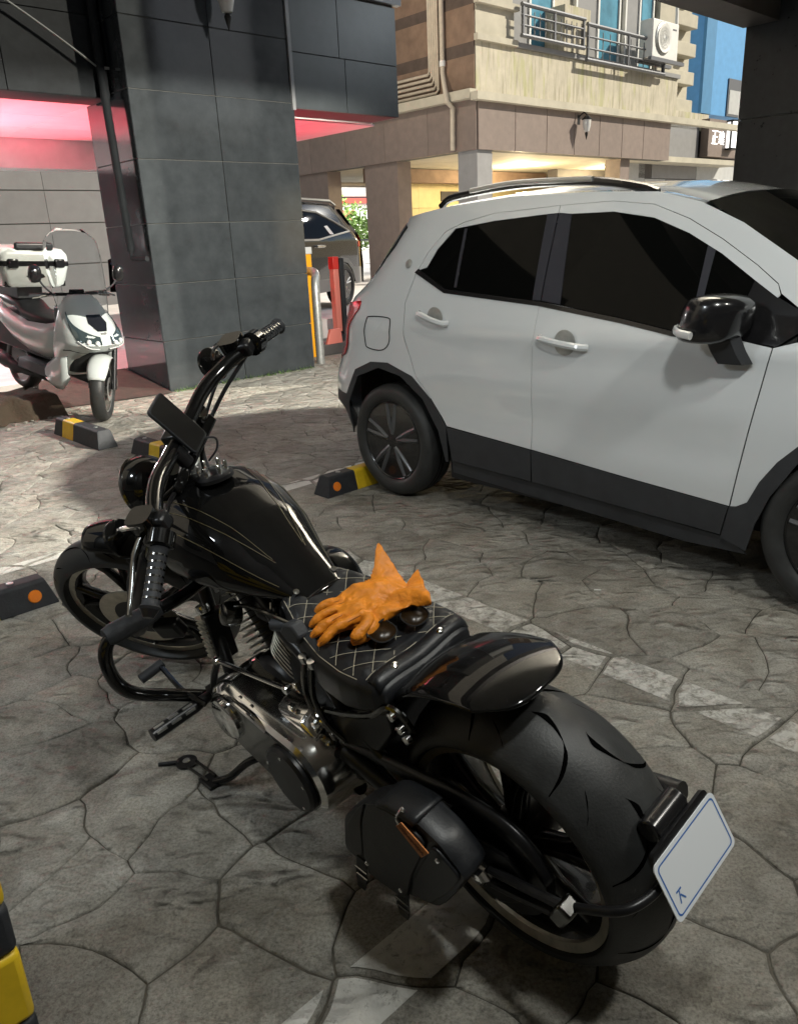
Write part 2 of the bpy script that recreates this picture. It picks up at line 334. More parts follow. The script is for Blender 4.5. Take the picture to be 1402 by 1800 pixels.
def stones():
    rng = np.random.RandomState(11); sp = .315; seeds = []
    for i in range(-16, 34):
        for j in range(-4, 34):
            a = (i+.5*(j % 2))*sp+rng.uniform(-.47, .47)*sp; b = j*sp*.9+rng.uniform(-.47, .47)*sp
            if b > 8.75 or (b > 8.02 and 3.9 < a < 6.15): continue
            w = G(a, b); seeds.append((w.x, w.y))
    S = np.array(seeds); cells = []
    for i, p in enumerate(S):
        q = project((p[0], p[1], 0))
        if q is None or not (-230 < q[0] < 1620 and 300 < q[1] < 2120): continue
        d = np.hypot(*(S-p).T); nb = np.argsort(d)[1:26]
        poly = [p+np.array(v) for v in ((-1, -1), (1, -1), (1, 1), (-1, 1))]
        for k in nb:
            n = S[k]-p; poly = clip_half(poly, n, n @ (S[k]+p)/2)
        pts = []
        for k in range(len(poly)):
            a, b = poly[k], poly[(k+1) % len(poly)]; L = np.hypot(*(b-a))
            if L < .03: pts.append(wob(a)); continue
            m = 6 if L > .14 else 3
            for t in range(m): pts.append(wob(a+(b-a)*t/m))
        cells.append((q[1] if -60 < q[0] < 1460 else q[1]-1500, np.array(pts)))
    cells.sort(key=lambda c: -c[0]); return cells
def inset(pts, d):
    n = len(pts); out = []
    for i in range(n):
        a, b, c = pts[i-1], pts[i], pts[(i+1) % n]
        e1, e2 = nrm(b-a), nrm(c-b); n1 = np.array([-e1[1], e1[0]]); n2 = np.array([-e2[1], e2[0]])
        m = nrm(n1+n2); out.append(b+m*d/max(.5, m @ n1))
    return np.array(out)
def stone_mb(mb, pts, seed):
    rs = random.Random(seed); z0 = rs.uniform(-.0015, .0015); tx, ty = rs.uniform(-.006, .006), rs.uniform(-.006, .006); c = pts.mean(0); n = len(pts)
    w = rs.uniform(.0013, .0032); rings = []; pts = np.array([p+(c-p)*max(0, .030*mnoise.noise(Vector((p[0]*16, p[1]*16, seed)))) for p in pts])
    for d, z in ((w, -.012), (w, -.0048), (w+.0035, -.0015), (w+.011, .0002)):
        r = inset(pts, d); rings.append([(x, y, z+z0+(x-c[0])*tx+(y-c[1])*ty) for x, y in r])
    v = [p for r in rings for p in r]+[(c[0], c[1], .002+z0)]
    f = [(i*n+k, i*n+(k+1) % n, (i+1)*n+(k+1) % n, (i+1)*n+k) for i in range(3) for k in range(n)]+[(3*n+k, 3*n+(k+1) % n, 4*n) for k in range(n)]
    mb.add(v, f); return rings[3]
CELLS = stones(); far = MB(); TOPS = []
for i, (_, pts) in enumerate(CELLS):
    if i < 295:
        mb = MB(); TOPS.append(stone_mb(mb, pts, i)); part('paving_stone', mb, K['stone'], ground, smooth=50)
    else: TOPS.append(stone_mb(far, pts, i))
part('paving_stone', far, K['stone'], ground, kind='stuff', smooth=50)
def line_rect(a0, a1, b0, b1):
    mb = MB()
    for t in TOPS:
        poly = [np.array([p[0]*CG+p[1]*SG, -p[0]*SG+p[1]*CG]) for p in t]; zc = sum(p[2] for p in t)/len(t)
        for n, c in (((-1, 0), -a0), ((1, 0), a1), ((0, -1), -b0), ((0, 1), b1)):
            if poly: poly = clip_half(poly, np.array(n, float), c)
        if len(poly) < 3: continue
        v = []
        for p in poly:
            w = G(p[0], p[1]); v.append((w.x, w.y, zc+.0026))
        mb.add(v, [tuple(range(len(v)))])
    return mb
for a0, a1, b0, b1 in ((-1.5, 1.72, .90, 1.045), (2.15, 2.30, -.6, 2.9), (2.45, 5.6, 4.0, 4.14), (-.3, 1.9, 4.0, 4.1)):
    part('parking_line', line_rect(a0, a1, b0, b1), K['paint_faint' if b0 < 0 else 'paint'], kind='structure', smooth=0)
# raised yards behind the pillar
part('yard', MB().box2((-14, 9.1, -.3), (4.9, 40, .18)), K['yard'], kind='structure', smooth=0).rotation_euler = (0, 0, GA)
yr = part('yard', MB().box2((4.9, 9.4, -.3), (60, 60, .42)), K['yard'], kind='structure', smooth=0); yr.rotation_euler = (0, 0, GA)
part('path', MB().add([G(2.6, 8.2, .012), G(4.0, 7.95, .012), G(4.0, 9.1, .182), G(3.0, 9.1, .182)], [(0, 1, 2, 3)]), K['red_paving'], kind='structure', smooth=0)
kb = thing('kerb', 'broken earthy kerb beside the white scooter\'s wheels', 'kerb', G(.4, 8.15, 0), GA)
def kerbtop(u, v):
    a = u*2.35; b = -.38+.95*v+(.06*math.sin(u*17)+.05*math.sin(u*41)) * (1-v); z = (.19+.012*math.sin(u*33)) if v > .25 else (.19*min(1, v*4.2+.02))
    b2 = b+.05*mnoise.noise(Vector((u*14, v*9, 3))); return (a, b2, max(0, z+.05*mnoise.noise(Vector((u*16, v*7, 1)))*(1 if v < .9 else 0)))
part('kerb_bank', MB().grid(kerbtop, 60, 14), K['earth'], kb, smooth=60)
part('kerb_stone', MB().box2((0, .30, .02), (1.5, .55, .215)), K['brown_wall'], kb, bevel=.015)
for k in range(26):
    rs = random.Random(k); p = G(1.0+rs.random()*2.0, 7.35+rs.random()*.5, .012); s = rs.uniform(.012, .035)
    mb = MB().box((0, 0, 0), (s*1.5, s, s*.8), Matrix.Rotation(rs.random()*3, 3, 'Z'))
    o = part('stone_chip', mb, K['stone'], ground, smooth=0, bevel=s*.2); o.location = p
part('weeds', (lambda mb: [mb.add([(p := G(4.05+random.random()*1.95, 7.97+random.random()*.06, 0)), p+Vector((random.uniform(-.01, .01), .01, 0)), p+Vector((random.uniform(-.04, .04), random.uniform(-.04, .04), random.uniform(.015, .06)))], [(0, 1, 2)]) for _ in range(320)] and mb)(MB()), K['leaf'], kind='stuff', smooth=0)

# ------------------------------------------------------------------ tiled pillar, beams, ceiling, right pillar
def tiles(parent, rects, fn, m, th=.014, gap=.004):
    for x0, x1, z0, z1 in rects:
        part('tile', MB().prism([(x0+gap, z0+gap), (x1-gap, z0+gap), (x1-gap, z1-gap), (x0+gap, z1-gap)], fn, th), m, parent, smooth=0, bevel=.002, seg=1)
pl = thing('tiled_pillar', 'big dark grey tiled pillar with lamp high on its front', 'pillar', G(4.02, 8.05), GA)
part('core', MB().box2((.015, .015, 0), (2.0, .99, 6)), K['joint'], pl, smooth=0)
rows = [0, .55, 1.15, 1.76, 2.38, 3.02, 3.66, 4.3, 4.95]
tiles(pl, [(x0, x1, z0, z1) for x0, x1 in ((0, .99), (.99, 2.02)) for z0, z1 in zip(rows, rows[1:])], lambda x, z, h: (x, .014-h, z), K['granite'])
tiles(pl, [(0.002, 1.0, z0, z1) for z0, z1 in zip(rows, rows[1:])], lambda y, z, h: (.014-h, y+.002, z), K['granite'])
part('corner_trim', MB().box2((1.985, -.022, 2.95), (2.03, .0, 6)), K['grey_wall'], pl, smooth=0)
bm_ = thing('tiled_beam', 'grey tiled beam running right from the big pillar', 'beam', G(6.04, 8.05, 2.97), GA)
part('core', MB().box2((.03, .016, .0), (1.63, .5, 3)), K['joint'], bm_, smooth=0)
tiles(bm_, [(.0, .80, 0, .58), (.80, 1.66, 0, .58), (0, .72, .58, 1.22), (.72, 1.66, .58, 1.22), (0, 1.66, 1.25, 1.9), (0, 1.66, 1.9, 2.6)], lambda x, z, h: (x, .016-h, z), K['beam_tile'])
part('edge_cap', MB().box2((-.0, -.05, 1.24), (1.72, .03, 1.34)), K['grey_wall'], bm_, smooth=0)
tiles(bm_, [(0.02, .5, 0, 1.22)], lambda y, z, h: (1.646+h, y, z), K['beam_tile'])
bl = thing('tiled_beam', 'near black beam left of the big pillar above the scooter', 'beam', G(-4, 8.40, 2.97), GA)
part('core', MB().box2((0, .016, 0.0), (8.0, .45, 3)), K['gap'], bl, smooth=0)
tiles(bl, [(x, x+1.0, z0, z1) for x in range(8) for z0, z1 in ((0, .72), (.72, 1.5), (1.5, 2.3))], lambda x, z, h: (x, .016-h, z), K['matte_black'])
sf = thing('soffit_ceiling', 'ceiling behind the pillar glowing red above the scooter', 'ceiling', G(-4, 8.85, 2.985), GA)
for i in range(12):
    for j in range(3): part('ceiling_panel', MB().box2((i+.003, j*.95+.003, 0), (i+.997, j*.95+.947, .02)), K['soffit'], sf, smooth=0, bevel=.003, seg=1)
part('ceiling_slab', MB().box2((-.2, -.4, .022), (11.66, 2.84, .3)), K['gap'], sf, smooth=0)
part('edge_trim', MB().box2((10.05, -.28, -.03), (11.70, -.245, .02)), K['white'], sf, smooth=0)
wb_ = thing('white_beam', 'pale downstand beam at the back of the red lit ceiling', 'beam', G(-6, 11.75, 2.62), GA)
part('beam_face', MB().box2((0, 0, 0), (12.4, .4, .42)), K['pale_wall'], wb_, smooth=0)
yw = thing('yard_wall', 'grey panelled wall at the far end of the yard behind the scooter', 'wall', G(-8, 17.0, .18), GA)
zz = [0, .55, 1.12, 1.92, 2.54, 3.4]
part('wall_core', MB().box2((0, .02, 0), (17.2, .3, 3.5)), K['joint'], yw, smooth=0)
for z0, z1 in zip(zz, zz[1:]):
    for x in np.arange(0, 17, 2.4): part('wall_panel', MB().box2((x+.004, 0, z0+.012), (min(17.2, x+2.396), .03, z1-.012)), K['yard_tile'], yw, smooth=0)
dp = thing('downpipe', 'thick black downpipe with an elbow on the pillar\'s left face', 'pipe', G(3.9, 8.28, 0), GA)
part('pipe', MB().tube([(0, 0, 5), (0, .05, 3.2), (0, .04, 3.0), (0.0, -.02, 1.5)], .042, 10), K['matte_black'], dp)
part('elbow', MB().tube([(0, -.02, 1.5), (.0, -.03, 1.43), (.02, -.12, 1.42), (.02, -.33, 1.42)], .026, 10), K['matte_black'], dp)
cn = thing('conduit', 'thin pale conduit slanting across the black beam', 'pipe', G(3.0, 8.33, 3.7), GA)
part('pipe', MB().tube(cr([(-1.2, 0, .66), (.1, 0, .0), (.80, 0, -.42), (.88, 0, -.50), (.885, 0, -.60)], 6), .010, 8), K['conduit_grey'], cn)
part('clip', MB().box((.93, .0, -.47), (.12, .03, .02)), K['steel'], cn)
cl = thing('concrete_ceiling', 'concrete ceiling slab overhead with dark edge beam', 'ceiling', G(-9, -8, 3.2), GA)
part('slab', MB().box2((0, 0, 0), (26, 11.0, .35)), K['concrete'], cl, smooth=0)
part('beam_light_block', MB().box2((0, 11.0, -.225), (16.0, 11.28, 5.8)), K['dark_wall'], cl, smooth=0)  # real downstand; unseen height above the slab added to block the floodlight
part('beam_light_block', MB().box2((18.0, 11.0, -.225), (26.0, 11.28, 5.8)), K['dark_wall'], cl, smooth=0)  # upper part again added, unseen, to block the floodlight
sky_block_walls = part('wall', MB().box2((-9.3, -8, 0), (-9.0, 3.28, 3.2)).box2((-9.0, -8.3, 0), (17, -8.0, 3.2)).box2((-9.3, 3.3, 0), (-9.0, 40, 15)).box2((-4.0, 8.9, 5.95), (7.4, 12.0, 15)), K['concrete'], kind='structure', smooth=0); sky_block_walls.rotation_euler = (0, 0, GA)  # unseen walls added to keep out sky light and sky reflections
rp = thing('dark_pillar', 'black tiled pillar beyond the white car\'s bonnet', 'pillar', G(7.0, 1.1), GA)
part('core', MB().box2((.02, 0.02, 0), (2.0, 2.14, 3.2)), K['joint'], rp, smooth=0)
tiles(rp, [(y0, y1, z0, z1) for y0, y1 in ((0, 1.06), (1.06, 2.16)) for z0, z1 in ((0, .75), (.75, 1.53), (1.53, 2.30), (2.30, 3.19))], lambda y, z, h: (.016-h, y, z), K['dark_tile'], gap=.005)
tiles(rp, [(0, 2.0, z0, z1) for z0, z1 in ((0, .75), (.75, 1.53), (1.53, 2.30), (2.30, 3.19))], lambda x, z, h: (x, 2.144+h, z), K['dark_tile'], gap=.005)
sp_ = thing('striped_pillar', 'pillar wearing a black and yellow striped guard close on the left', 'pillar', (-.603, .90, 0), GA)
ex = 0.0
part('core', MB().box2((-.6, .012, 0), (ex-.012, .6, 3.2)), K['dark_wall'], sp_, smooth=0)
zb = 0.0
for k, (z0, z1) in enumerate(((0, .2), (.2, .374), (.374, .510), (.510, .598), (.598, .82), (.82, 1.0))):
    part('guard_band', MB().box2((-.61, 0, z0), (ex, .61, z1)), K['yellow'] if k in (2, 4) else K['rubber'], sp_, bevel=.012, seg=3)

# lanterns
def wall_lantern(label, loc, k, glow=False):
    t = thing('wall_lantern', label, 'lamp', loc, GA, 'wall lanterns')
    part('bracket', MB().box((0, .012, .03), (.09*k, .025, .16*k)).tube(cr([(0, 0, .06*k), (0, -.10*k, .12*k), (0, -.17*k, .08*k)], 5), .012*k, 8), K['satin'], t)
    part('cap', MB().lathe([(.0, .10*k), (.03*k, .09*k), (.085*k, .035*k), (.085*k, .02*k)], (0, -.17*k, -.02*k), (0, 0, 1), 16), K['satin'], t)
    g = part('shade', MB().lathe([(.075*k, .0), (.07*k, -.10*k), (.045*k, -.19*k), (.0, -.20*k)], (0, -.17*k, 0), (0, 0, 1), 16), K['lamp_clear'], t)
    part('finial', MB().lathe([(.02*k, -.20*k), (.03*k, -.22*k), (.008*k, -.30*k), (0, -.33*k)], (0, -.17*k, 0), (0, 0, 1), 10), K['satin'], t)
    return t
wall_lantern('unlit glass wall lantern on the tiled pillar\'s front', G(5.12, 8.045, 4.0), 1.25)
wall_lantern('small wall lantern on the apartment block\'s brown fascia', G(19.39, 13.36, 4.25), 1.5)

# ------------------------------------------------------------------ apartment block across the yard
ap = thing('apartment_block', 'apartment block on columns with brown fascia, stained balcony and blue windows', 'building', G(15.34, 13.39), GA)
def apx(a, b, z): return (a-15.34, b-13.39, z)
def abox(name, lo, hi, m, **kw): return part(name, MB().box2(apx(*lo), apx(*hi)), m, ap, smooth=0, **kw)
xs = [15.34, 16.72, 18.0, 19.22, 20.4, 21.55, 22.7, 24.25]
for x0, x1 in zip(xs, xs[1:]): abox('fascia_panel', (x0+.012, 13.36, 3.42), (x1-.012, 13.40, 4.45), K['fascia'])
abox('fascia_core', (15.36, 13.40, 3.425), (24.25, 13.75, 4.5), K['joint'])
for k in range(6): abox('fascia_panel', (15.30, 13.40+k*1.6, 3.42), (15.34, 14.99+k*1.6, 4.5), K['fascia'])
abox('fascia_core', (15.34, 13.76, 3.425), (15.7, 23.0, 4.5), K['joint'])
abox('garage_ceiling', (15.7, 13.76, 3.44), (30, 23, 3.6), K['cream'])
abox('cornice', (15.12, 13.18, 4.45), (29.2, 13.40, 4.62), K['cream'])
abox('cornice', (15.10, 13.40, 4.5), (15.34, 23, 4.70), K['cream'])
abox('balcony_wall', (15.34, 13.42, 4.62), (24.6, 13.9, 5.69), K['stained'])
abox('ledge', (15.28, 13.30, 5.69), (16.74, 13.42, 5.82), K['cream'])
abox('wall', (15.34, 13.42, 5.695), (16.72, 14.2, 6.42), K['cream'])
abox('ledge', (15.28, 13.28, 6.42), (16.76, 13.42, 6.55), K['cream'])
abox('wall', (15.34, 13.42, 6.43), (16.66, 14.2, 9.5), K['cream'])
abox('sill', (16.72, 13.34, 5.695), (24.6, 13.5, 5.80), K['grey_wall'])
abox('wall', (16.73, 14.05, 5.8), (24.6, 14.3, 9.5), K['cream'])
# left face
for z0, z1, m in ((4.70, 5.42, 'brown_wall'), (5.42, 5.68, 'brown_band'), (5.68, 6.42, 'brown_wall'), (6.42, 6.66, 'brown_band'), (6.66, 9.5, 'brown_wall')):
    abox('wall_band', (15.34, 13.42 if z0 < 5.6 else 14.21, z0), (15.9, 14.55, z1), K[m]) if False else abox('wall_band', (15.30, 13.44, z0), (15.335, 14.42, z1), K[m])
    abox('wall_band', (15.52, 14.42, z0), (15.9, 23, z1), K[m])
for k, (z, y0) in enumerate(((4.82, 14.75), (4.93, 14.82), (5.04, 14.89), (5.15, 14.96), (5.26, 15.03))):
    part('service_pipe', MB().tube([apx(15.47, 18.5, z), apx(15.47, y0+.06, z), apx(15.47, y0, z+.06), apx(15.47, y0, 9)], .035, 8), K['pipe'], ap)
part('drainpipe', MB().tube([apx(15.22, 14.36, 9), apx(15.22, 14.36, 5.15), apx(15.0, 14.06, 4.62), apx(15.0, 14.04, 4.50), apx(15.22, 14.06, 4.38), apx(15.22, 14.08, 3.46)], .06, 10), K['pipe'], ap)
part('pipe_collar', MB().tube([apx(15.22, 14.36, 5.3), apx(15.22, 14.36, 5.42)], .075, 10), K['white'], ap)
# columns, inner walls
def column(a, b, da, db, m): abox('column', (a, b, .42), (a+da, b+db, 3.43), K[m])
column(15.38, 13.44, .55, .62, 'grey_wall'); column(15.40, 16.25, .5, 1.3, 'fascia'); column(15.40, 19.2, .5, 2.5, 'fascia'); column(21.9, 13.6, .5, .5, 'fascia')
for k in range(7):
    for z0, z1 in ((.42, 1.4), (1.4, 2.4), (2.4, 3.43)): abox('wall_panel', (17.6+k*1.3, 19.0, z0), (18.892+k*1.3, 19.06, z1-.01), K['yellow_wall'])
abox('inner_wall', (17.58, 19.065, .42), (27, 19.3, 3.43), K['yellow_wall'])
abox('wall_stripe', (22.5, 18.96, 3.22), (26, 18.995, 3.42), K['dark_wall'])
abox('wall_stripe', (19.9, 18.96, 2.6), (20.8, 18.995, 2.9), K['dark_wall'])
abox('dark_wall', (22.98, 16.6, .42), (29.5, 17.0, 3.43), K['dark_wall'])
abox('inner_beam', (15.9, 17.8, 3.05), (24, 18.2, 3.42), K['brown_wall'])
for k in range(3): part('ceiling_pipe', MB().tube([apx(15.8, 20.8-k*.5, 3.18-.02*k), apx(22, 20.0-k*.5, 3.18)], .045, 8), K['pipe'], ap)
part('ceiling_light', MB().box(apx(23.6, 17.9, 3.12), (.9, .12, .07)), K['tube_light'], ap, smooth=0)
part('ceiling_light', MB().box(apx(19.5, 21.3, 3.25), (.9, .12, .07)), K['tube_light'], ap, smooth=0)
abox('header_beam', (15.4, 24.3, 3.45), (30, 24.8, 4.6), K['brown_band'])
# windows: blue panes in white frames behind grey rails
def window(a0, a1, z0, z1, n, name='window'):
    fr = MB(); w = .07
    fr.box2(apx(a0, 13.93, z0), apx(a1, 14.03, z0+w)); fr.box2(apx(a0, 13.93, z1-w), apx(a1, 14.03, z1))
    for k in range(n+1):
        x = a0+(a1-a0-w)*k/n; fr.box2(apx(x, 13.925, z0), apx(x+w, 14.035, z1))
    f = part(name, fr, K['white'], ap, smooth=0)
    for k in range(n):
        x0 = a0+(a1-a0-w)*k/n+w; x1 = a0+(a1-a0-w)*(k+1)/n
        part('pane', MB().box2(apx(x0, 13.97, z0+w), apx(x1, 13.99, z1-w)), K['pane_blue'] if k % 2 else K['grey_wall'], f, smooth=0)
window(17.0, 19.0, 5.84, 7.6, 2); window(19.95, 22.1, 5.84, 7.9, 2); window(22.35, 23.9, 5.84, 8.0, 2)
abox('pier', (18.66, 13.36, 5.82), (19.78, 14.0, 6.85), K['stained'])
def railing(a0, a1, z0, z1):
    mb = MB(); y = 13.16
    for k, (z, r) in enumerate(((z0, .05), (z0+(z1-z0)*.33, .025), (z0+(z1-z0)*.66, .025), (z1, .05))):
        mb.tube([apx(a0, y, z), apx(a1, y, z)], r, 8)
    rl = part('railing', mb, K['rail'], ap)
    for x in np.linspace(a0+.05, a1-.05, 3): part('post', MB().box2(apx(x-.025, y-.03, z0), apx(x+.025, y+.03, z1)), K['rail'], rl, smooth=0)
    for x in np.linspace(a0+.1, a1-.1, 12): part('bar', MB().box2(apx(x-.009, y-.009+.03, z0), apx(x+.009, y+.009+.03, z1-.1)), K['rail'], rl, smooth=0)
railing(16.68, 19.25, 5.90, 6.54); railing(19.36, 23.3, 5.66, 6.46)
ac = thing('air_conditioner', 'white outdoor air conditioner unit on a balcony bracket', 'air conditioner', G(22.2, 12.95, 5.98), GA)
part('housing', MB().box2((0, 0, 0), (1.42, .42, .95)), K['white'], ac, bevel=.03)
part('fan_grille', MB().lathe([(.0, -.05), (.38, -.045), (.42, -.012), (.42, 0)], (.55, -.002, .5), (0, 1, 0), 32).lathe([(0, -.07), (.09, -.06), (.09, -.04)], (.55, 0, .5), (0, 1, 0), 20), K['steel'], ac)
part('fan_guard', (lambda m: [m.lathe([(r, -.062), (r+.012, -.066), (r+.012, -.06)], (.55, 0, .5), (0, 1, 0), 32) for r in (.14, .21, .28, .35)] and m)(MB()), K['white'], ac)
part('badge', MB().box((1.18, -.004, .78), (.2, .008, .035)), K['rail'], ac, smooth=0)
part('bracket', MB().box2((-.1, -.05, -.09), (1.75, .05, -.0)).box2((-.1, .35, -.09), (1.75, .45, -.0)), K['rail'], ac, smooth=0)
part('hose', MB().tube(cr([(1.42, .2, .3), (1.62, .2, .45), (1.72, .25, 1.0), (1.7, .3, 2.4)], 6), .05, 8), K['white'], ac)
# setback wing with banded balconies
wing = thing('banded_wing', 'recessed wing of stacked concrete balconies beside the blue block', 'building', G(24.6, 15.0, 4.6), GA)
part('wing_wall', MB().box2((0, .4, 0), (4.3, 1.5, 8)), K['cream'], wing, smooth=0)
for k in range(7):
    part('balcony_band', MB().box2((.2, 0, .62+k*.86), (4.0, .4, 1.02+k*.86)), K['cream'], wing, smooth=0, bevel=.02)
    part('wing_ledge', MB().box2((.1, -.12, .98+k*.86), (1.9, .0, 1.06+k*.86)), K['grey_wall'], wing, smooth=0)
part('block_wall', MB().box2((-.6, -1.2, .6), (.35, -.2, 4.5)), K['cream'], wing, smooth=0, bevel=.02)
part('base_wall', MB().box2((0, -.5, 0), (4.3, .39, .52)), K['stained'], wing, smooth=0)
bb = thing('blue_block', 'bright blue block with a small dark window', 'building', G(31.3, 16.0, .42), GA)
part('wall', MB().box2((0, 0, 5.1), (7, 4, 14)), K['blue'], bb, smooth=0)
part('corner_strip', MB().box2((-.12, -.02, 5.1), (.66, .1, 14)), K['blue_dark'], bb, smooth=0)
wf = part('window', MB().box2((1.95, -.05, 5.12), (3.6, .0, 6.45)), K['rail'], bb, smooth=0)
part('pane', MB().box2((2.05, -.065, 5.2), (3.5, -.05, 6.05)), K['pale_wall'], wf, smooth=0)
gw = thing('entrance_wall', 'grey and white tiled entrance wall under the blue block', 'wall', G(24.3, 14.5, .42), GA)
for x0, x1, z0, z1, m in ((-1.2, .55, 0, 3.15, 'pale_wall'), (.15, .95, 3.25, 4.05, 'pale_wall'), (.15, .95, 2.6, 3.2, 'dark_wall'), (.56, 1.9, 0, 2.58, 'pale_wall'), (.97, 4.0, 2.6, 4.45, 'grey_wall'), (1.92, 4.0, 0, 2.58, 'grey_wall'), (4.02, 8, 0, 3.3, 'pale_wall')):
    part('wall_tile', MB().box2((x0, 0, z0), (x1-.02, .12, z1)), K[m], gw, smooth=0)
part('wall_core', MB().box2((-1.2, .13, 0), (9, .4, 4.5)), K['joint'], gw, smooth=0)
sb = thing('entrance_sign', 'brown entrance fascia with white characters', 'sign', G(28.4, 14.2, 3.75), GA)
part('sign_board', MB().box2((0, 0, 0), (4.6, .29, 1.2)), K['fascia'], sb, smooth=0)
def strokes(L, x0, z0, k, m):
    mb = MB()
    for a, b, c, d in L:
        p, q = np.array([a, b]), np.array([c, d]); t = nrm(q-p)*.04; n = np.array([-t[1], t[0]])
        pts = [p-t+n, p-t-n, q+t-n, q+t+n]; mb.prism([(x0+u*k, z0+v*k) for u, v in pts], lambda u, v, h: (u, -.02+h, v), .02)
    return mb
part('character', strokes([(0, 1, 1, 1), (.5, 1, .5, 0), (.5, .55, .95, .55), (.18, .6, .18, 0), (0, 0, 1, 0)], .25, .42, .40, 'white'), K['sign_white'], sb, smooth=0)
part('character', strokes([(0, .95, .3, .95), (.3, .95, .1, .6), (.1, .6, .32, .6), (.32, .6, .05, .1), (.08, .4, .4, .05), (.4, .05, 1, 0), (.7, 1, .7, .15), (.45, .88, .95, .88), (.4, .72, 1, .72), (.45, .56, .95, .56), (.95, .88, .95, .56), (.42, .38, .98, .38), (.4, .22, 1, .22)], .75, .42, .40, 'white'), K['sign_white'], sb, smooth=0)
ll = thing('entrance_lamp', 'upright white box lamp beside the entrance characters', 'lamp', G(29.95, 14.05, 4.05), GA)
part('diffuser', MB().box2((-.22, -.12, 0), (.22, .15, .85)), K['sign_white'], ll, bevel=.02)
part('frame', MB().box2((-.26, -.10, -.06), (.26, .15, -.0)).box2((-.26, -.10, .85), (.26, .15, .91)).box2((-.27, -.06, -.06), (-.23, .0, .9)), K['satin'], ll, smooth=0)

# ------------------------------------------------------------------ lit street seen through the garage
def leafball(c, rx, rz, n, s, seed, mb=None):
    rs = random.Random(seed); mb = mb or MB()
    for _ in range(n):
        while True:
            p = np.array([rs.uniform(-1, 1) for _ in range(3)])
            if p @ p < 1: break
        p = p*np.array([rx, rx, rz])+np.asarray(c); t = nrm([rs.uniform(-1, 1) for _ in range(3)]); u = nrm(np.cross(t, [rs.uniform(-1, 1) for _ in range(3)]))
        w = s*rs.uniform(.6, 1.3); mb.add([p-t*w, p+u*w*.5, p+t*w, p-u*w*.5], [(0, 1, 2, 3)])
    return mb
def street_tree(x, y, h, k, label):
    t = thing('street_tree', label, 'tree', G(x, y, .42), 0, 'trees in the lit street')
    part('trunk', MB().tube(cr([(0, 0, 0), (.05, 0, h*.35), (-.05, .05, h*.7)], 4), [.09]*4+[.07]*4+[.05], 8), K['bark'], t)
    part('crown', leafball((0, 0, h*.62), h*.45, h*.38, 900, .11, k), K['leaf2'], t, smooth=0)
    return t
street_tree(25.9, 30.5, 2.3, 1, 'leafy bush lit from above in the gap, lower right one')
street_tree(26.2, 33.5, 3.9, 2, 'taller tree at the left edge of the lit gap')
street_tree(28.0, 32.8, 3.0, 3, 'bushy tree behind the black car\'s tail')
sh = thing('shop_front', 'brightly lit shop front in the street beyond the garage', 'shop', G(27, 38, .42), GA)
part('shop_wall', MB().box2((-3, 0, 0), (9, .4, 7)), K['pale_wall'], sh, smooth=0)
for k in range(5): part('lit_window', MB().box2((.3+k*1.5, -.06, .6), (1.5+k*1.5, .0, 2.9)), K['sign_white'], sh, smooth=0)
part('red_sign', MB().box2((2.6, -.15, 3.2), (8.0, -.0, 3.55)), K['sign_red'], sh, smooth=0)
part('sign_panel', MB().box2((3.9, -.2, 2.2), (5.2, -.06, 2.8)), K['salmon'], sh, smooth=0)
fnc = thing('street_railing', 'thin dark rail crossing the lit gap', 'railing', G(19.5, 26, .42), GA)
part('rail', MB().tube([(0, 0, 2.75), (6, 0, 2.75)], .03, 8).tube([(0, 0, 1.1), (6, 0, 1.1)], .03, 8), K['rail'], fnc)
for k in range(4): part('post', MB().box2((k*1.9, -.03, 0), (k*1.9+.06, .03, 3.2)), K['rail'], fnc, smooth=0)

# ------------------------------------------------------------------ posts by the pillar
gp = thing('gate_cabinet', 'orange parking barrier cabinet half hidden by the pillar', 'barrier', G(6.55, 8.75, 0), GA)
part('cabinet', MB().box2((-.25, 0, 0), (.10, .3, 1.36)), K['orange_post'], gp, bevel=.01)
part('cap', MB().box2((-.26, -.01, 1.36), (.11, .31, 1.45)), K['pale_wall'], gp, bevel=.01)
part('lock', MB().lathe([(.02, 0), (.02, -.012), (0, -.014)], (-.08, 0, 1.12), (0, 1, 0), 12), K['chrome'], gp)
st_ = thing('steel_hoop', 'bent galvanised steel hoop post at the pillar corner', 'bollard', G(6.27, 8.22, 0), GA)
part('hoop', MB().tube(cr([(0, 0, 0), (0, 0, .75), (.02, .02, 1.0), (.10, .12, 1.13), (.22, .45, 1.15), (.26, .85, 1.14), (.28, 1.0, 1.05), (.28, 1.03, .75), (.28, 1.03, .42)], 6), .055, 14), K['steel'], st_)
rb = thing('warning_post', 'red and black upright post beside the steel hoop', 'post', G(7.35, 9.05, .2), GA)
part('front_face', MB().box2((-.10, 0, .06), (.0, .10, 1.06)), K['salmon'], rb, bevel=.008)
part('edge', MB().box2((.003, -.02, .02), (.085, .12, 1.08)), K['rubber'], rb, bevel=.01)
part('red_cap', MB().box2((-.105, -.005, .93), (.0, .105, 1.10)), K['red'], rb, bevel=.008)
part('base', MB().box2((-.12, -.05, -.2), (.14, .15, .02)), K['rubber'], rb, bevel=.01)
lb = thing('barrier_base', 'low pale red board leaning by the warning post', 'board', G(7.05, 8.8, 0), GA)
part('board', MB().prism([(-.25, .0), (.10, .0), (.06, .34), (-.12, .34)], lambda u, v, h: (u, h, v), .05), K['salmon'], lb, bevel=.006)
part('foot', MB().box2((-.3, -.05, 0), (.3, .12, .14)), K['dark_wall'], lb, bevel=.01)

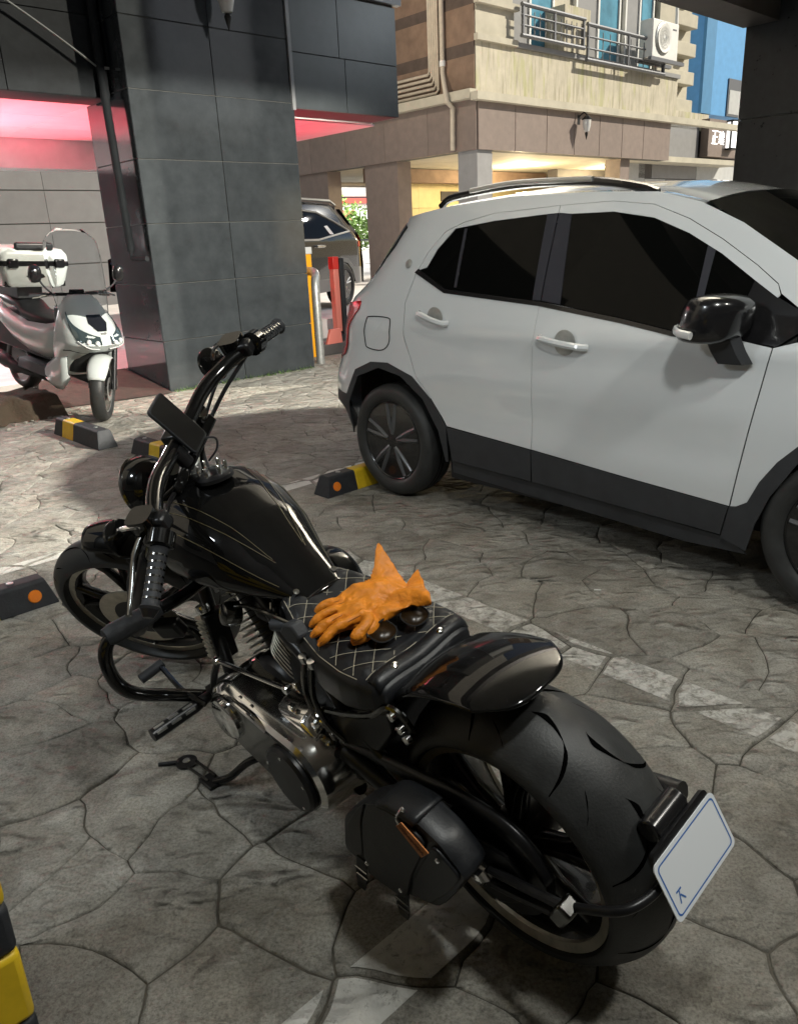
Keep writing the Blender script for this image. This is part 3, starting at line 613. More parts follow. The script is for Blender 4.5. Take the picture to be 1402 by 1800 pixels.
# ------------------------------------------------------------------ wheel stops
def wheel_stop(label, loc, rz, L=.75, reflect=True, bands=((.33, .56),), h=.125, w=.15):
    t = thing('wheel_stop', label, 'wheel stop', loc, rz, 'rubber wheel stops')
    sec = [(-w/2, 0), (w/2, 0), (w/2*.66, h*.92), (w/2*.5, h), (-w/2*.5, h), (-w/2*.66, h*.92)]
    cuts = sorted({0.0, L, *[x*L for b in bands for x in b]}); inb = lambda m: any(b[0]*L < m < b[1]*L for b in bands)
    for x0, x1 in zip(cuts, cuts[1:]):
        e0 = .04 if x0 == 0 else 0; e1 = .04 if x1 == L else 0
        rings = [[(x0+(e0*z/h), y, z) for y, z in sec], [(x1-(e1*z/h), y, z) for y, z in sec]]
        part('yellow_band' if inb((x0+x1)/2) else 'rubber_block', MB().loft(rings), K['yellow'] if inb((x0+x1)/2) else K['rubber'], t, smooth=0, bevel=.006)
    if reflect:
        for x in (.09*L+.02, L-.09*L-.02):
            for s in (-1, 1):
                nv = nrm((0, s*h*.92, w*.17)); c = np.array([x, s*(w/2*.83), h*.46])
                part('reflector', MB().lathe([(0, .008), (.026, .006), (.03, 0), (.03, -.01)], c, nv, 20), K['reflector'], t)
    for x in (.2*L, .8*L): part('bolt', MB().lathe([(.016, 0), (.016, .005), (0, .006)], (x, 0, h), (0, 0, 1), 12), K['steel'], t)
    return t
wheel_stop('wheel stop with orange reflector in front of the black motorcycle', G(.18, 3.53), GA, .86, bands=((.44, .70),))
wheel_stop('wheel stop with orange reflector behind the white car\'s rear tyre', G(2.77, 3.74), GA, .75)
wheel_stop('small wheel stop on the ground beyond the motorcycle\'s headlight', G(2.56, 5.80), GA+R(-88), .62, False, bands=((.45, .7),))
wheel_stop('wheel stop with a yellow band in front of the scooter', G(2.44, 7.05), GA+R(-90), .95, False, bands=((.20, .45),), h=.15, w=.17)
wheel_stop('far wheel stop beside the black car\'s rear wheel', G(8.9, 10.4, .42), GA+R(-20), .7, False, bands=((.02, .45),))

# ------------------------------------------------------------------ cars
def panel_mesh(poly, fn, step=.09):
    bm = bmesh.new(); bm.faces.new([bm.verts.new((x, 0, z)) for x, z in poly]); bm.normal_update(); bmesh.ops.triangulate(bm, faces=bm.faces[:], ngon_method='EAR_CLIP')
    for ax, k in ((0, 0), (2, 1)):
        lo = min(p[k] for p in poly); hi = max(p[k] for p in poly); t = math.floor(lo/step)*step+step
        while t < hi:
            co = [0, 0, 0]; co[ax] = t; no = [0, 0, 0]; no[ax] = 1
            bmesh.ops.bisect_plane(bm, geom=bm.verts[:]+bm.edges[:]+bm.faces[:], dist=1e-6, plane_co=co, plane_no=no); t += step
    for v in bm.verts: v.co = Vector(fn(v.co.x, v.co.z))
    bmesh.ops.recalc_face_normals(bm, faces=bm.faces); me = bpy.data.meshes.new('panel'); bm.to_mesh(me); bm.free(); return me
def grow(poly, d):
    p = np.array(poly, float); A = sum(p[i-1][0]*p[i][1]-p[i][0]*p[i-1][1] for i in range(len(p))); return [tuple(q) for q in inset(p, -d if A > 0 else d)]
def panel(name, poly, fn, m, parent, th=.006, step=.09, bevel=0, label=None):
    if m.name == 'white_car_paint': poly = grow(poly, .0016)
    me = panel_mesh(poly, fn, step); me.name = name; bm = bmesh.new(); bm.from_mesh(me); bm.normal_update(); e = 1e-3
    def nv(x, z):
        a = np.array(fn(x+e, z))-np.array(fn(x-e, z)); b = np.array(fn(x, z+e))-np.array(fn(x, z-e)); n = nrm(np.cross(b, a)); y = fn(x, z)[1]
        return n if n[1]*y > 0 else -n
    outer = {v.index: nv(v.co.x, v.co.z) for v in bm.verts}
    for f in bm.faces:
        if f.normal.dot(Vector(outer[f.verts[0].index])) < 0: f.normal_flip()
    for v in bm.verts: v.tag = True
    be = [d for d in bm.edges if d.is_boundary]; dup = {}
    def low(v):
        if v not in dup: dup[v] = (bm.verts.new(v.co), bm.verts.new(v.co-Vector(outer[v.index])*max(th, .004)))
        return dup[v]
    loops = []
    for d in be:
        l = d.link_loops[0]; loops.append((l.vert, l.link_loop_next.vert))
    for a, b in loops:
        a0, a1 = low(a); b0, b1 = low(b); bm.faces.new((b0, a0, a1, b1))
    bm.verts.index_update(); bm.normal_update()
    norms = [tuple(outer[v.index]) if v.index in outer else tuple(v.normal) for v in bm.verts]
    for f in bm.faces: f.smooth = True
    bm.to_mesh(me); bm.free(); me.normals_split_custom_set_from_vertices(norms)
    o = bpy.data.objects.new(name, me); COL.objects.link(o); o.parent = parent; me.materials.append(m)
    if label: o['label'] = label
    return o
def spoke_wheel(parent, c, side, Rt, wt, Rr, nsp, tm, rm, hubm, name='wheel', twin=True, steer=0):
    w = bpy.data.objects.new(name, None); COL.objects.link(w); w.parent = parent; w.location = c; w.rotation_euler = (0, 0, steer); s = side; h = wt/2
    tp = [(Rr-.005, h*.80), (Rr+.02, h*.98), ((Rt+Rr)/2, h*1.06), (Rt-.028, h*.98), (Rt-.008, h*.80), (Rt, h*.45)]
    prof = [(r, y) for r, y in tp]+[(r, -y) for r, y in tp[::-1]]
    part('tyre', MB().lathe(prof, n=56, closed=True), tm, w, smooth=60)
    part('tread', (lambda m: [m.lathe([(Rt+.0008-abs(y)*.02, y-.003), (Rt+.0008-abs(y)*.02, y+.003)], n=56) for y in (-h*.4, -h*.13, h*.13, h*.4)] and m)(MB()), K['groove_strip'], w, kind='stuff')
    part('rim', MB().lathe([(Rr+.004, s*h*.84), (Rr-.004, s*h*.88), (Rr-.016, s*h*.80), (Rr-.03, s*h*.3), (Rr-.035, -s*h*.8)], n=56).lathe([(Rr-.03, -s*h*.1), (.05, -s*h*.15)], n=40), rm, w, smooth=50)
    for k in range(nsp):
        t = 2*math.pi*k/nsp+.3
        for d in ((-.13, .13) if twin else (0,)):
            ca, sa = math.cos(t+d*.35), math.sin(t+d*.35); ca2, sa2 = math.cos(t+d*1.25), math.sin(t+d*1.25)
            part('spoke', MB().tube([(ca*.045, s*h*.62, sa*.045), (ca2*Rr*.55, s*h*.70, sa2*Rr*.55), (ca2*(Rr-.012), s*h*.72, sa2*(Rr-.012))], [.030, .028, .022], 8, flat=.7), hubm, w, smooth=50)
    part('hub', MB().lathe([(.075, s*h*.3), (.062, s*h*.62), (.03, s*h*.70), (0, s*h*.71)], n=24), hubm, w)
    for k in range(5):
        t = 2*math.pi*k/5; part('lug_nut', MB().lathe([(.011, s*h*.6), (.010, s*h*.72), (0, s*h*.73)], (.048*math.cos(t), 0, .048*math.sin(t)), n=8), K['silver'], w)
    return w
CA = -0.84; CF = Vector((math.cos(CA), math.sin(CA), 0)); CL_ = Vector((-math.sin(CA), math.cos(CA), 0))
car = thing('white_suv', 'white compact suv with black window line and dark wheels', 'car', Vector((-.024, 4.590, 0))+CL_*.87, CA)
XS = ((.2, .41, .535, .685, .91, 1.15, 1.28, 1.586, 1.7), (-.13, -.14, -.26, -.255, -.15, -.14, .02, .21, .25))
def half(x, z):
    w = .885-.02*max(0, z-.75)/.25-.02*max(0, .5-z)/.3 if z < 1.0 else .865-.22*((z-1.0)/.6)**1.15
    d = float(np.interp(z, *XS))-x
    if d > 0: w -= min(2.5*d**3, .6)
    if x > 2.95: w -= min(.9*(x-2.95)**2, .4)
    return w+(.008*math.exp(-((z-1.0-.02*x)/.05)**2) if z < 1.12 else 0)-(.012*math.exp(-((z-.62)/.10)**2) if .4 < x < 2.1 else 0)
def cs(off=0, s=-1): return lambda x, z: (x, s*(half(x, z)+off), z)
roofz = lambda x: float(np.interp(x, (-.3, -.05, .26, .72, 1.175, 1.536, 1.749, 1.95), (1.585, 1.615, 1.65, 1.675, 1.665, 1.642, 1.588, 1.50)))
ARC = [(-.393, .597), (-.286, .761), (-.146, .816), (.007, .822), (.216, .762), (.363, .648)]
ARI = [(.458, .300), (.413, .476), (.299, .641), (.121, .753), (-.073, .785), (-.266, .717), (-.372, .542), (-.40, .40)]
FAO = [(2.165, .431), (2.207, .528), (2.266, .62), (2.333, .692), (2.44, .765), (2.56, .79), (2.70, .765), (2.83, .68), (2.93, .55)]
FAI = [(2.175, .215), (2.203, .34), (2.253, .472), (2.342, .624), (2.45, .715), (2.56, .745), (2.68, .72), (2.79, .64), (2.88, .52), (2.92, .36)]
for s in (-1, 1):
    P = lambda name, poly, m, off=0, **kw: panel(name, poly, cs(off, s), K[m], car, **kw)
    P('body_side', [(.359, .650)]+[(.240, .766), (.150, .954), (.108, 1.155), (.144, 1.305), (.204, 1.421), (.303, 1.528), (.424, 1.570), (.624, 1.604), (1.034, 1.619), (1.323, 1.621), (1.534, 1.595), (1.717, 1.529), (1.884, 1.445), (2.052, 1.345), (2.149, 1.278), (2.170, 1.242), (2.262, 1.182), (2.36, 1.085), (2.62, 1.055), (2.66, 1.08), (2.45, 1.205), (2.17, 1.372), (1.95, 1.50), (1.749, 1.588), (1.536, 1.642), (1.175, 1.665), (.72, 1.675), (.26, 1.65), (-.05, 1.615), (-.22, 1.592), (-.38, 1.33), (-.55, 1.17), (-.60, .95), (-.69, .62)]+ARC, 'carwhite')
    P('rear_door', [(.116, 1.155), (.151, 1.300), (.157, 1.318), (.405, 1.228), (1.048, 1.183), (1.064, .472), (.479, .510), (.367, .652), (.248, .767), (.158, .954)], 'carwhite')
    P('door_frame', [(.151, 1.302), (.211, 1.418), (.308, 1.523), (.427, 1.564), (.624, 1.599), (1.029, 1.614), (1.03, 1.585), (.963, 1.583), (.637, 1.567), (.371, 1.540), (.272, 1.44), (.222, 1.345), (.160, 1.332)], 'carwhite')
    P('front_door', [(1.053, 1.183), (1.176, 1.168), (1.508, 1.123), (1.769, 1.083), (2.053, 1.065), (2.183, 1.045), (2.089, .398), (1.609, .430), (1.070, .472)], 'carwhite')
    P('door_frame', [(1.036, 1.614), (1.323, 1.616), (1.532, 1.59), (1.714, 1.524), (1.881, 1.44), (2.049, 1.34), (2.145, 1.273), (2.163, 1.237), (2.157, 1.228), (2.053, 1.291), (1.897, 1.388), (1.732, 1.471), (1.549, 1.540), (1.338, 1.575), (1.111, 1.577), (1.036, 1.585)], 'carwhite')
    P('front_wing', [(2.192, 1.045), (2.30, 1.078), (2.6, 1.050), (2.9, 1.0), (3.2, .92), (3.32, .75), (3.30, .50), (2.95, .52)]+FAO[::-1][1:]+[(2.12, .402), (2.098, .398)], 'carwhite')
    P('side_glass', [(.15, 1.322), (.405, 1.233), (1.0, 1.188), (.965, 1.583), (.637, 1.566), (.371, 1.538), (.272, 1.44), (.222, 1.345)], 'carglass', -.006)
    P('side_glass', [(1.17, 1.172), (1.109, 1.575), (1.338, 1.573), (1.549, 1.538), (1.732, 1.470), (1.897, 1.387), (2.053, 1.293), (2.0, 1.075), (1.769, 1.088), (1.508, 1.128)], 'carglass', -.006)
    P('corner_trim', [(2.056, 1.291), (2.157, 1.228), (2.262, 1.178), (2.30, 1.13), (2.20, 1.052), (2.003, 1.070)], 'cartrim', -.001)
    P('quarter_divider', [(.440, 1.535), (.458, 1.537), (.480, 1.243), (.462, 1.243)], 'pillarfilm', -.002, th=.004)
    P('quarter_divider', [(1.825, 1.425), (1.862, 1.405), (1.862, 1.090), (1.835, 1.092)], 'pillarfilm', -.003, th=.004)
    P('door_pillar', [(.966, 1.583), (1.028, 1.585), (1.048, 1.190), (1.0, 1.192)], 'pillarfilm', -.002)
    P('door_pillar', [(1.036, 1.585), (1.107, 1.577), (1.168, 1.176), (1.056, 1.190)], 'pillarfilm', -.002)
    P('belt_trim', [(.140, 1.318), (.40, 1.214), (1.050, 1.166), (1.508, 1.108), (1.769, 1.068), (2.06, 1.050), (2.06, 1.066), (1.769, 1.086), (1.508, 1.127), (1.05, 1.186), (.405, 1.233), (.165, 1.338)], 'cartrim', .004)
    P('window_wrap', [(-.052, 1.561), (-.105, 1.470), (-.285, 1.296), (-.40, 1.285), (-.235, 1.585), (-.10, 1.583)], 'carglass', .004)
    P('tail_light', [(-.275, 1.160), (-.280, 1.115), (-.33, 1.070), (-.37, 1.02), (-.42, .84), (-.60, .78), (-.62, .95), (-.58, 1.13)], 'lamp_red', .010)
    P('arch_cladding', [(-.69, .618)]+[(x, z-.003) for x, z in ARC]+[(.474, .503), (.478, .30)]+ARI+[(-.42, .33), (-.64, .33)], 'cladding', .004)
    P('door_cladding', [(.482, .502), (1.064, .466), (1.062, .300), (.512, .312)], 'cladding', .006)
    P('door_cladding', [(1.070, .466), (1.609, .424), (2.088, .392), (2.062, .262), (1.703, .275), (1.070, .300)], 'cladding', .006)
    P('sill', [(.484, .300), (1.06, .288), (1.703, .262), (2.07, .246), (2.17, .19), (1.9, .178), (1.2, .205), (.49, .235)], 'cladding', -.02)
    P('arch_cladding', [(2.094, .394), (2.12, .396)]+[(x, z-.003) for x, z in FAO]+[(2.96, .36)]+FAI[::-1]+[(2.066, .25)], 'cladding', .006)
    part('roof_rail', MB().tube(cr([(.20, s*.60, 1.655), (.30, s*.59, 1.70), (.72, s*.58, 1.728), (1.15, s*.585, 1.715), (1.42, s*.595, 1.672), (1.52, s*.60, 1.640)], 6), .018, 8, flat=1.1), K['cartrim'], car)
    part('rail_bar', MB().tube(cr([(.42, s*.598, 1.722), (.72, s*.592, 1.739), (1.18, s*.597, 1.722)], 6), .014, 8), K['silver'], car)
    for x0, x1, z0, z1 in ((.243, .478, 1.107, 1.061), (1.10, 1.369, 1.025, .995)):
        zc = (z0+z1)/2; xc = (x0+x1)/2; y = lambda x, z, o: s*(half(x, z)+o)
        part('door_handle', MB().tube(cr([(x0, y(x0, z0, .002), z0), (x0+.03, y(x0, z0, .03), z0-.003), (xc, y(xc, zc, .040), zc), (x1-.03, y(x1, z1, .03), z1+.003), (x1, y(x1, z1, .002), z1)], 5), .017, 8, flat=1.0), K['carwhite'], car)
        part('recess_shade', MB().lathe([(.060, .002), (.052, .0035), (0, .0036)], (xc+.01, s*half(xc, zc), zc), (0, s, 0), 24), K['steel'], car)  # flat grey disc paints the shading of the hollow behind the handle
    part('roof_badge', MB().lathe([(.026, .004), (.02, .007), (0, .008)], (.077, s*half(.077, 1.363), 1.363), (0, s*.9, .35), 20), K['steel'], car)
fd = [(-.19, 1.054), (-.159, 1.075), (-.017, 1.074), (.023, 1.05), (.025, .943), (-.039, .89), (-.162, .895), (-.189, .93)]
part('fuel_flap', MB().tube([cs(.0035)(*p) for p in [tuple(q) for q in cr(fd, 4, True)]], .0028, 6, closed=True), K['gap'], car)
def roofg(u, v):
    x = -.30+2.06*u; y = (v*2-1); z = roofz(x); w = half(x, z)-.004; return (x, y*w, z+.055*(1-abs(y)**2.2)-(.012 if .80 < abs(y) < .9 else 0))
part('roof', MB().grid(roofg, 24, 30), K['carwhite'], car, smooth=60)
def wsg(u, v):
    y = v*2-1; x0 = 1.755+.06*(1-y*y); z0 = 1.592+.045*(1-y*y); x1 = 2.40+.22*(1-y*y); z1 = 1.20-.10*(1-y*y)
    return (x0+(x1-x0)*u, y*(.605+.135*u), z0+(z1-z0)*u+.03*math.sin(math.pi*u)*(1-y*y)+.012*math.sin(math.pi*u))
part('windscreen', MB().grid(wsg, 12, 20), K['carglass'], car, smooth=60)
def hoodg(u, v):
    y = v*2-1; x = 2.40+.95*u+.10*(1-y*y); return (x, y*(.76-.08*u), 1.10-.02*u-.18*u*u*u+.05*(1-abs(y)**3))
part('bonnet', MB().grid(hoodg, 14, 20), K['carwhite'], car, smooth=60)
part('front_bumper', MB().grid(lambda u, v: (3.36-.28*abs(v*2-1)**3+.02*math.sin(u*3), (v*2-1)*.80, .22+.72*u), 10, 20), K['carwhite'], car, smooth=60)
part('grille', MB().box((3.42, 0, .62), (.06, .9, .34)), K['cartrim'], car, bevel=.03)
for s in (-1, 1): part('headlight', MB().box((3.16, s*.68, .88), (.30, .16, .16)), K['lamp_clear'], car, bevel=.05, seg=3)
def rearg(u, v):
    y = v*2-1; z = .25+1.36*u; xr = float(np.interp(z, *XS))-.46; return (xr-.07*(1-y*y), y*(half(xr+.002, z)-.003), z)
part('tailgate', MB().grid(rearg, 20, 16), K['carwhite'], car, smooth=60)
part('rear_window', MB().grid(lambda u, v: (lambda p: (p[0]-.004, p[1]*.9, p[2]))(rearg(.72+.24*u, v)), 8, 12), K['carglass'], car, smooth=60)
inner = MB()
for s in (-1, 1):
    inner.grid(lambda u, v: (-.34+2.6*u+.2*0, s*(half(-.34+2.6*u, .84+.70*v*(1-.55*max(0, u-.72)/.28))-.022), .84+.70*v*(1-.55*max(0, u-.72)/.28)), 24, 10)
    inner.grid(lambda u, v: (.47+1.66*u, s*(half(.47+1.66*u, .2+.66*v)-.024), .2+.66*v), 10, 6)
part('inner_shell', inner, K['gap'], car)
part('underbody', MB().box2((-.55, -.63, .22), (3.2, .63, .95)).box2((.5, -.82, .20), (2.08, .82, .28)), K['gap'], car, smooth=0)
for x in (0, 2.555):
    for s in (-1, 1): spoke_wheel(car, (x, s*(.87-.095), .346), s, .343, .215, .240, 5, K['tyre'], K['wheelblack'], K['wheelgrey'])
for s in (-1, 1):
    mr = []
    for t, (x, ya, wx, wz, zc) in enumerate(((1.88, .99, .012, .03, 1.155), (1.89, .99, .05, .075, 1.155), (1.94, .985, .11, .092, 1.160), (2.02, .975, .13, .096, 1.160), (2.09, .955, .115, .085, 1.155), (2.125, .94, .05, .05, 1.15))):
        mr.append([(x+.02*math.sin(k/14*2*math.pi), s*(ya+wx*np.sign(math.cos(k/14*2*math.pi))*abs(math.cos(k/14*2*math.pi))**.42), zc+wz*np.sign(math.sin(k/14*2*math.pi))*abs(math.sin(k/14*2*math.pi))**.5) for k in range(14)])
    m_ = part('door_mirror', MB().loft(mr), K['cartrim'], car, sub=1, smooth=180)
    part('mirror_lamp', MB().tube(cr([(1.985, s*1.112, 1.108), (1.93, s*1.098, 1.114), (1.892, s*1.055, 1.122), (1.878, s*1.0, 1.126)], 4), .012, 8, flat=1.3), K['lamp_clear'], m_)
    part('mirror_foot', MB().loft([[(x+dx, s*(y+dy), z) for dx, dy in ((-.07, .03), (-.05, .06), (.04, .05), (.06, 0), (.04, -.04), (-.06, -.03))] for x, y, z in ((2.04, .945, 1.09), (2.055, .915, 1.03), (2.07, .885, .985))]), K['cladding'], m_)

# black suv in the yard
SH = R(247); bs = thing('black_suv', 'black suv with chrome window line parked beyond the pillar', 'car', (-.84-.82*.92, 14.2+.82*.39, .42), SH)
def hb(x, z):
    w = .93 if z < 1.1 else .92-.26*((z-1.1)/.6)**1.2
    d = (-.45-(.0 if z < 1.05 else -(z-1.05)*.75))-x
    return w-(min(1.6*d**3, .7) if d > 0 else 0)
for s in (1, -1):
    f = lambda off: (lambda x, z: (x, s*(hb(x, z)+off), z))
    B = lambda n, poly, m, off=0: panel(n, poly, f(off), K[m], bs, step=.12)
    B('body_side', [(-.98, .62), (-.95, 1.05), (-.62, 1.40), (-.45, 1.62), (.2, 1.70), (1.3, 1.72), (2.3, 1.62), (3.0, 1.14), (3.7, .98), (3.75, .55), (3.2, .5), (3.05, .72), (2.82, .82), (2.6, .74), (2.42, .5), (.46, .5), (.33, .72), (.1, .83), (-.15, .80), (-.36, .66)], 'carblack')
    B('arch_cladding', [(-1.0, .62), (-.36, .66), (-.15, .80), (.1, .83), (.33, .72), (.46, .5), (2.42, .5), (2.4, .28), (.42, .30), (.38, .45), (.27, .64), (.08, .745), (-.13, .72), (-.30, .6), (-.42, .36), (-.95, .36)], 'greyclad', .004)
    B('side_glass', [(-.33, 1.25), (.6, 1.535), (1.3, 1.58), (2.2, 1.50), (2.7, 1.14), (.9, 1.13)], 'carglass', .004)
    part('window_chrome', MB().tube([f(.012)(*p) for p in ((-.36, 1.245), (.1, 1.41), (.58, 1.55), (1.3, 1.59), (2.2, 1.51), (2.7, 1.13), (.9, 1.12), (-.36, 1.245))], .016, 6), K['silver'], bs)
    part('roof_rail', MB().tube([(-.3, s*.66, 1.68), (-.1, s*.66, 1.745), (1.9, s*.66, 1.76), (2.1, s*.66, 1.70)], .022, 6), K['silver'], bs)
    B('tail_light', [(-.97, 1.02), (-.93, 1.10), (-.60, 1.06), (-.60, .98)], 'lamp_red', .008)
    part('door_handle', MB().tube([f(.03)(.75, 1.02), f(.045)(.9, 1.02), f(.03)(1.02, 1.02)], .02, 6), K['chrome'], bs)
    for x in (0, 2.78): spoke_wheel(bs, (x, s*.82, .37), s, .37, .235, .245, 5, K['tyre'], K['wheelblack'], K['silver'])
part('roof', MB().grid(lambda u, v: (-.5+2.8*u, (v*2-1)*.70, 1.60+.10*math.sin(math.pi*min(1, .12+u*.85))+.03*(1-(v*2-1)**2)), 14, 10), K['carblack'], bs, smooth=60)
part('tailgate', MB().grid(lambda u, v: (np.interp(u, (0, .25, .62, 1), (-1.02, -1.06, -.98, -.48))-.05*(1-(v*2-1)**2), (v*2-1)*np.interp(u, (0, .6, 1), (.80, .80, .66)), .36+1.26*u), 14, 12), K['carblack'], bs, smooth=60)
part('windscreen', MB().grid(lambda u, v: (2.25+.85*u, (v*2-1)*(.68+.1*u), 1.66-.55*u), 6, 8), K['carglass'], bs, smooth=60)
part('bonnet', MB().grid(lambda u, v: (3.0+.78*u, (v*2-1)*.84, 1.12-.2*u*u), 6, 8), K['carblack'], bs, smooth=60)
part('underbody', MB().box2((-.8, -.62, .3), (3.6, .62, 1.1)), K['gap'], bs, smooth=0)
part('window_sticker', MB().prism([(.28, 1.20), (.42, 1.20), (.52, 1.33), (.40, 1.34)], lambda u, v, h: (u, hb(u, v)+.009+h*.2, v), .01), K['white'], bs, smooth=0)

# ------------------------------------------------------------------ black motorcycle (local: x forward from the rear contact, y left, z up)
BH, LEAN = 2.321, 0.1827
bF = Vector((math.cos(BH), math.sin(BH), 0)); bL0 = Vector((-math.sin(BH), math.cos(BH), 0)); Z = Vector((0, 0, 1))
bL = math.cos(LEAN)*bL0-math.sin(LEAN)*Z; bU = math.cos(LEAN)*Z+math.sin(LEAN)*bL0
BM_ = Matrix(((bF.x, bL.x, bU.x, .305), (bF.y, bL.y, bU.y, 1.395), (bF.z, bL.z, bU.z, 0), (0, 0, 0, 1)))
bike = thing('motorcycle', 'low black cruiser motorcycle with fat rear tyre, leaning on its stand', 'motorcycle', M=BM_)
WB, ST = 1.681, 0.633
_ax = Vector((-math.sin(R(36)), 0, math.cos(R(36)))); _p0 = Vector((WB+.145, 0, 0)); _RS = Matrix.Rotation(ST, 3, _ax)
def S(p): return _p0+_RS @ (Vector(p)-_p0)                       # turned with the handlebar
def bp(name, mb, m, parent=None, **kw): return part(name, mb, K[m], parent or bike, **kw)
def sp(name, mb, m, parent=None, **kw): return part(name, mb, K[m], parent or bike, xf=S, **kw)
def bike_wheel(c, Rt, wid, Rr, hw, xf, groove_strip, spokes, front):
    c = np.array(c, float); q = (lambda n, mb, m, p, **kw: part(n, mb, K[m], p, xf=xf, **kw))
    w = bpy.data.objects.new('wheel', None); COL.objects.link(w); w.parent = bike
    h = wid/2
    crown = [(Rt-(Rt-.262 if not front else Rt-.292)*abs(t)**2.3, t*h) for t in np.linspace(1, -1, 19)]
    prof = [(Rr+.002, hw*.86), (Rr+.009, hw*.95), ((Rr+crown[0][0])/2, h*.978)]+crown+[((Rr+crown[0][0])/2, -h*.978), (Rr+.009, -hw*.95), (Rr+.002, -hw*.86)]
    q('tyre', MB().lathe(prof, c, n=96, closed=True), 'tyre', w, smooth=60)
    def ts(t, ang, off=.0007): r = Rt-(Rt-(.262 if not front else .292))*abs(t)**2.3+off; return c+np.array([math.cos(ang)*r, t*h, math.sin(ang)*r])
    gm = MB()
    for k in range(groove_strip):
        a0 = 2*math.pi*k/groove_strip
        for sg, sh, cur in ((1, 0, ((.90, 0), (.62, -.03), (.30, -.12), (.12, -.27), (.10, -.38), (.22, -.47))), (-1, .33, ((.90, 0), (.62, -.03), (.30, -.12), (.12, -.27), (.10, -.38), (.22, -.47))), (1, .30, ((.80, 0), (.68, -.07), (.55, -.17))), (-1, .62, ((.80, 0), (.68, -.07), (.55, -.17)))):
            P = cr([np.array([t*sg, a0+(g+sh*1.0)*(6.28/groove_strip)/.75]) for t, g in cur], 4); m = len(P); L, Rr_ = [], []
            for i, p in enumerate(P):
                d = nrm(P[min(i+1, m-1)]-P[max(i-1, 0)]); wdt = (.0045 if front else .0078)*math.sin(math.pi*min(1, max(.06, (i+.4)/m)))
                L.append(ts(p[0]+d[1]*0+wdt/h*abs(d[1])*1.0, p[1]+wdt/Rt*(-d[0]))); Rr_.append(ts(p[0]-wdt/h*abs(d[1]), p[1]-wdt/Rt*(-d[0])))
            gm.add(L+Rr_, [(i, i+1, m+i+1, m+i) for i in range(m-1)])
    q('tread', gm, 'groove_strip', w, kind='stuff', smooth=0)
    q('rim', MB().lathe([(Rr-.012, hw*.80), (Rr-.030, hw*.35), (Rr-.034, -hw*.35), (Rr-.012, -hw*.80), (Rr-.002, -hw*.86), (Rr-.002, hw*.86)], c, n=80, closed=True), 'wheelblack', w)
    q('rim_lip', MB().lathe([(Rr-.014, hw*.86), (Rr+.004, hw*.92), (Rr+.004, hw*.84), (Rr-.014, hw*.78)], c, n=80, closed=True), 'machined', w)
    q('rim_lip', MB().lathe([(Rr-.014, -hw*.86), (Rr+.004, -hw*.92), (Rr+.004, -hw*.84), (Rr-.014, -hw*.78)], c, n=80, closed=True), 'machined', w)
    for k in range(spokes):
        for dt in (-.16, .16):
            t0 = 2*math.pi*k/spokes+.35; p = []
            for f, d, y in ((.18, .25, hw*.45), (.5, .8, hw*.42), (.80, 1.25, hw*.34), (.97, 1.6, hw*.30)):
                t = t0+dt*d*(.8 if f > .4 else 1); r = (Rr-.028)*f+.02; p.append(c+np.array([math.cos(t)*r, y, math.sin(t)*r]))
            q('spoke', MB().tube(p, [.020, .016, .014, .018], 8, flat=1.3, up=(0, 1, 0)), 'wheelblack', w, smooth=50)
    q('hub', MB().lathe([(.03, h*.8), (.05, h*.7), (.062, h*.4), (.05, 0), (.062, -h*.4), (.05, -h*.7), (.03, -h*.8)], c, n=28), 'satin', w)
    return w, c, q
rw, rc, q_ = bike_wheel((0, 0, .327), .327, .24, .243, .119, None, 9, 5, False)
q_('pulley', MB().lathe([(.11, .112), (.132, .114), (.132, .140), (.11, .142), (.05, .146)], rc, n=60), 'satin', rw)
q_('brake_disc', MB().lathe([(.10, -.125), (.146, -.125), (.146, -.130), (.10, -.130)], rc, n=60, closed=True), 'machined', rw)
fw, fc, q2 = bike_wheel((WB, 0, .338), .338, .135, .268, .042, S, 8, 5, True)
q2('brake_disc', MB().lathe([(.095, .066), (.15, .066), (.15, .071), (.095, .071)], fc, n=60, closed=True), 'machined', fw)
q2('disc_carrier', MB().lathe([(.05, .062), (.10, .066), (.10, .070), (.05, .068)], fc, n=12, closed=True), 'satin', fw)
# frame, swingarm
fm = MB()
for s in (-1, 1):
    fm.tube(cr([(1.20, s*.03, .80), (1.12, s*.07, .52), (1.03, s*.11, .25), (.92, s*.13, .17), (.6, s*.13, .17), (.45, s*.13, .24)], 6), .019, 10)
    fm.tube(cr([(1.18, 0+s*.02, .86), (.9, s*.05, .74), (.66, s*.10, .62), (.46, s*.12, .52), (.42, s*.13, .30)], 6), .018, 10)
    fm.tube(cr([(.44, s*.15, .38), (.25, s*.150, .345), (0, s*.155, .327)], 5), .020, 10, flat=1.2)
    fm.tube(cr([(.42, s*.13, .50), (.30, s*.14, .43), (.15, s*.148, .37), (0, s*.155, .335)], 5), .013, 10)
bp('frame', fm, 'satin', smooth=60)
bp('inner_fender', MB().box2((.36, -.11, .22), (.47, .11, .60)).box2((.42, -.10, .42), (.70, .10, .60)), 'gap', bevel=.02)
bp('side_cover', MB().prism([(.475, .475), (.43, .405), (.30, .455), (.232, .545), (.238, .605), (.346, .555)], lambda u, v, h: (u, .128+h, v), .02), 'satin', bevel=.008)
bp('fender_strut', MB().tube(cr([(.485, .150, .490), (.40, .150, .520), (.30, .148, .566), (.245, .140, .610), (.21, .135, .600), (.19, .130, .560)], 5), .0085, 8), 'darkchrome')
for x, z in ((.205, .575), (.19, .555), (.225, .600)): bp('bolt', MB().lathe([(.011, 0), (.010, .012), (0, .014)], (x, .142, z), (0, 1, 0), 10), 'chrome')
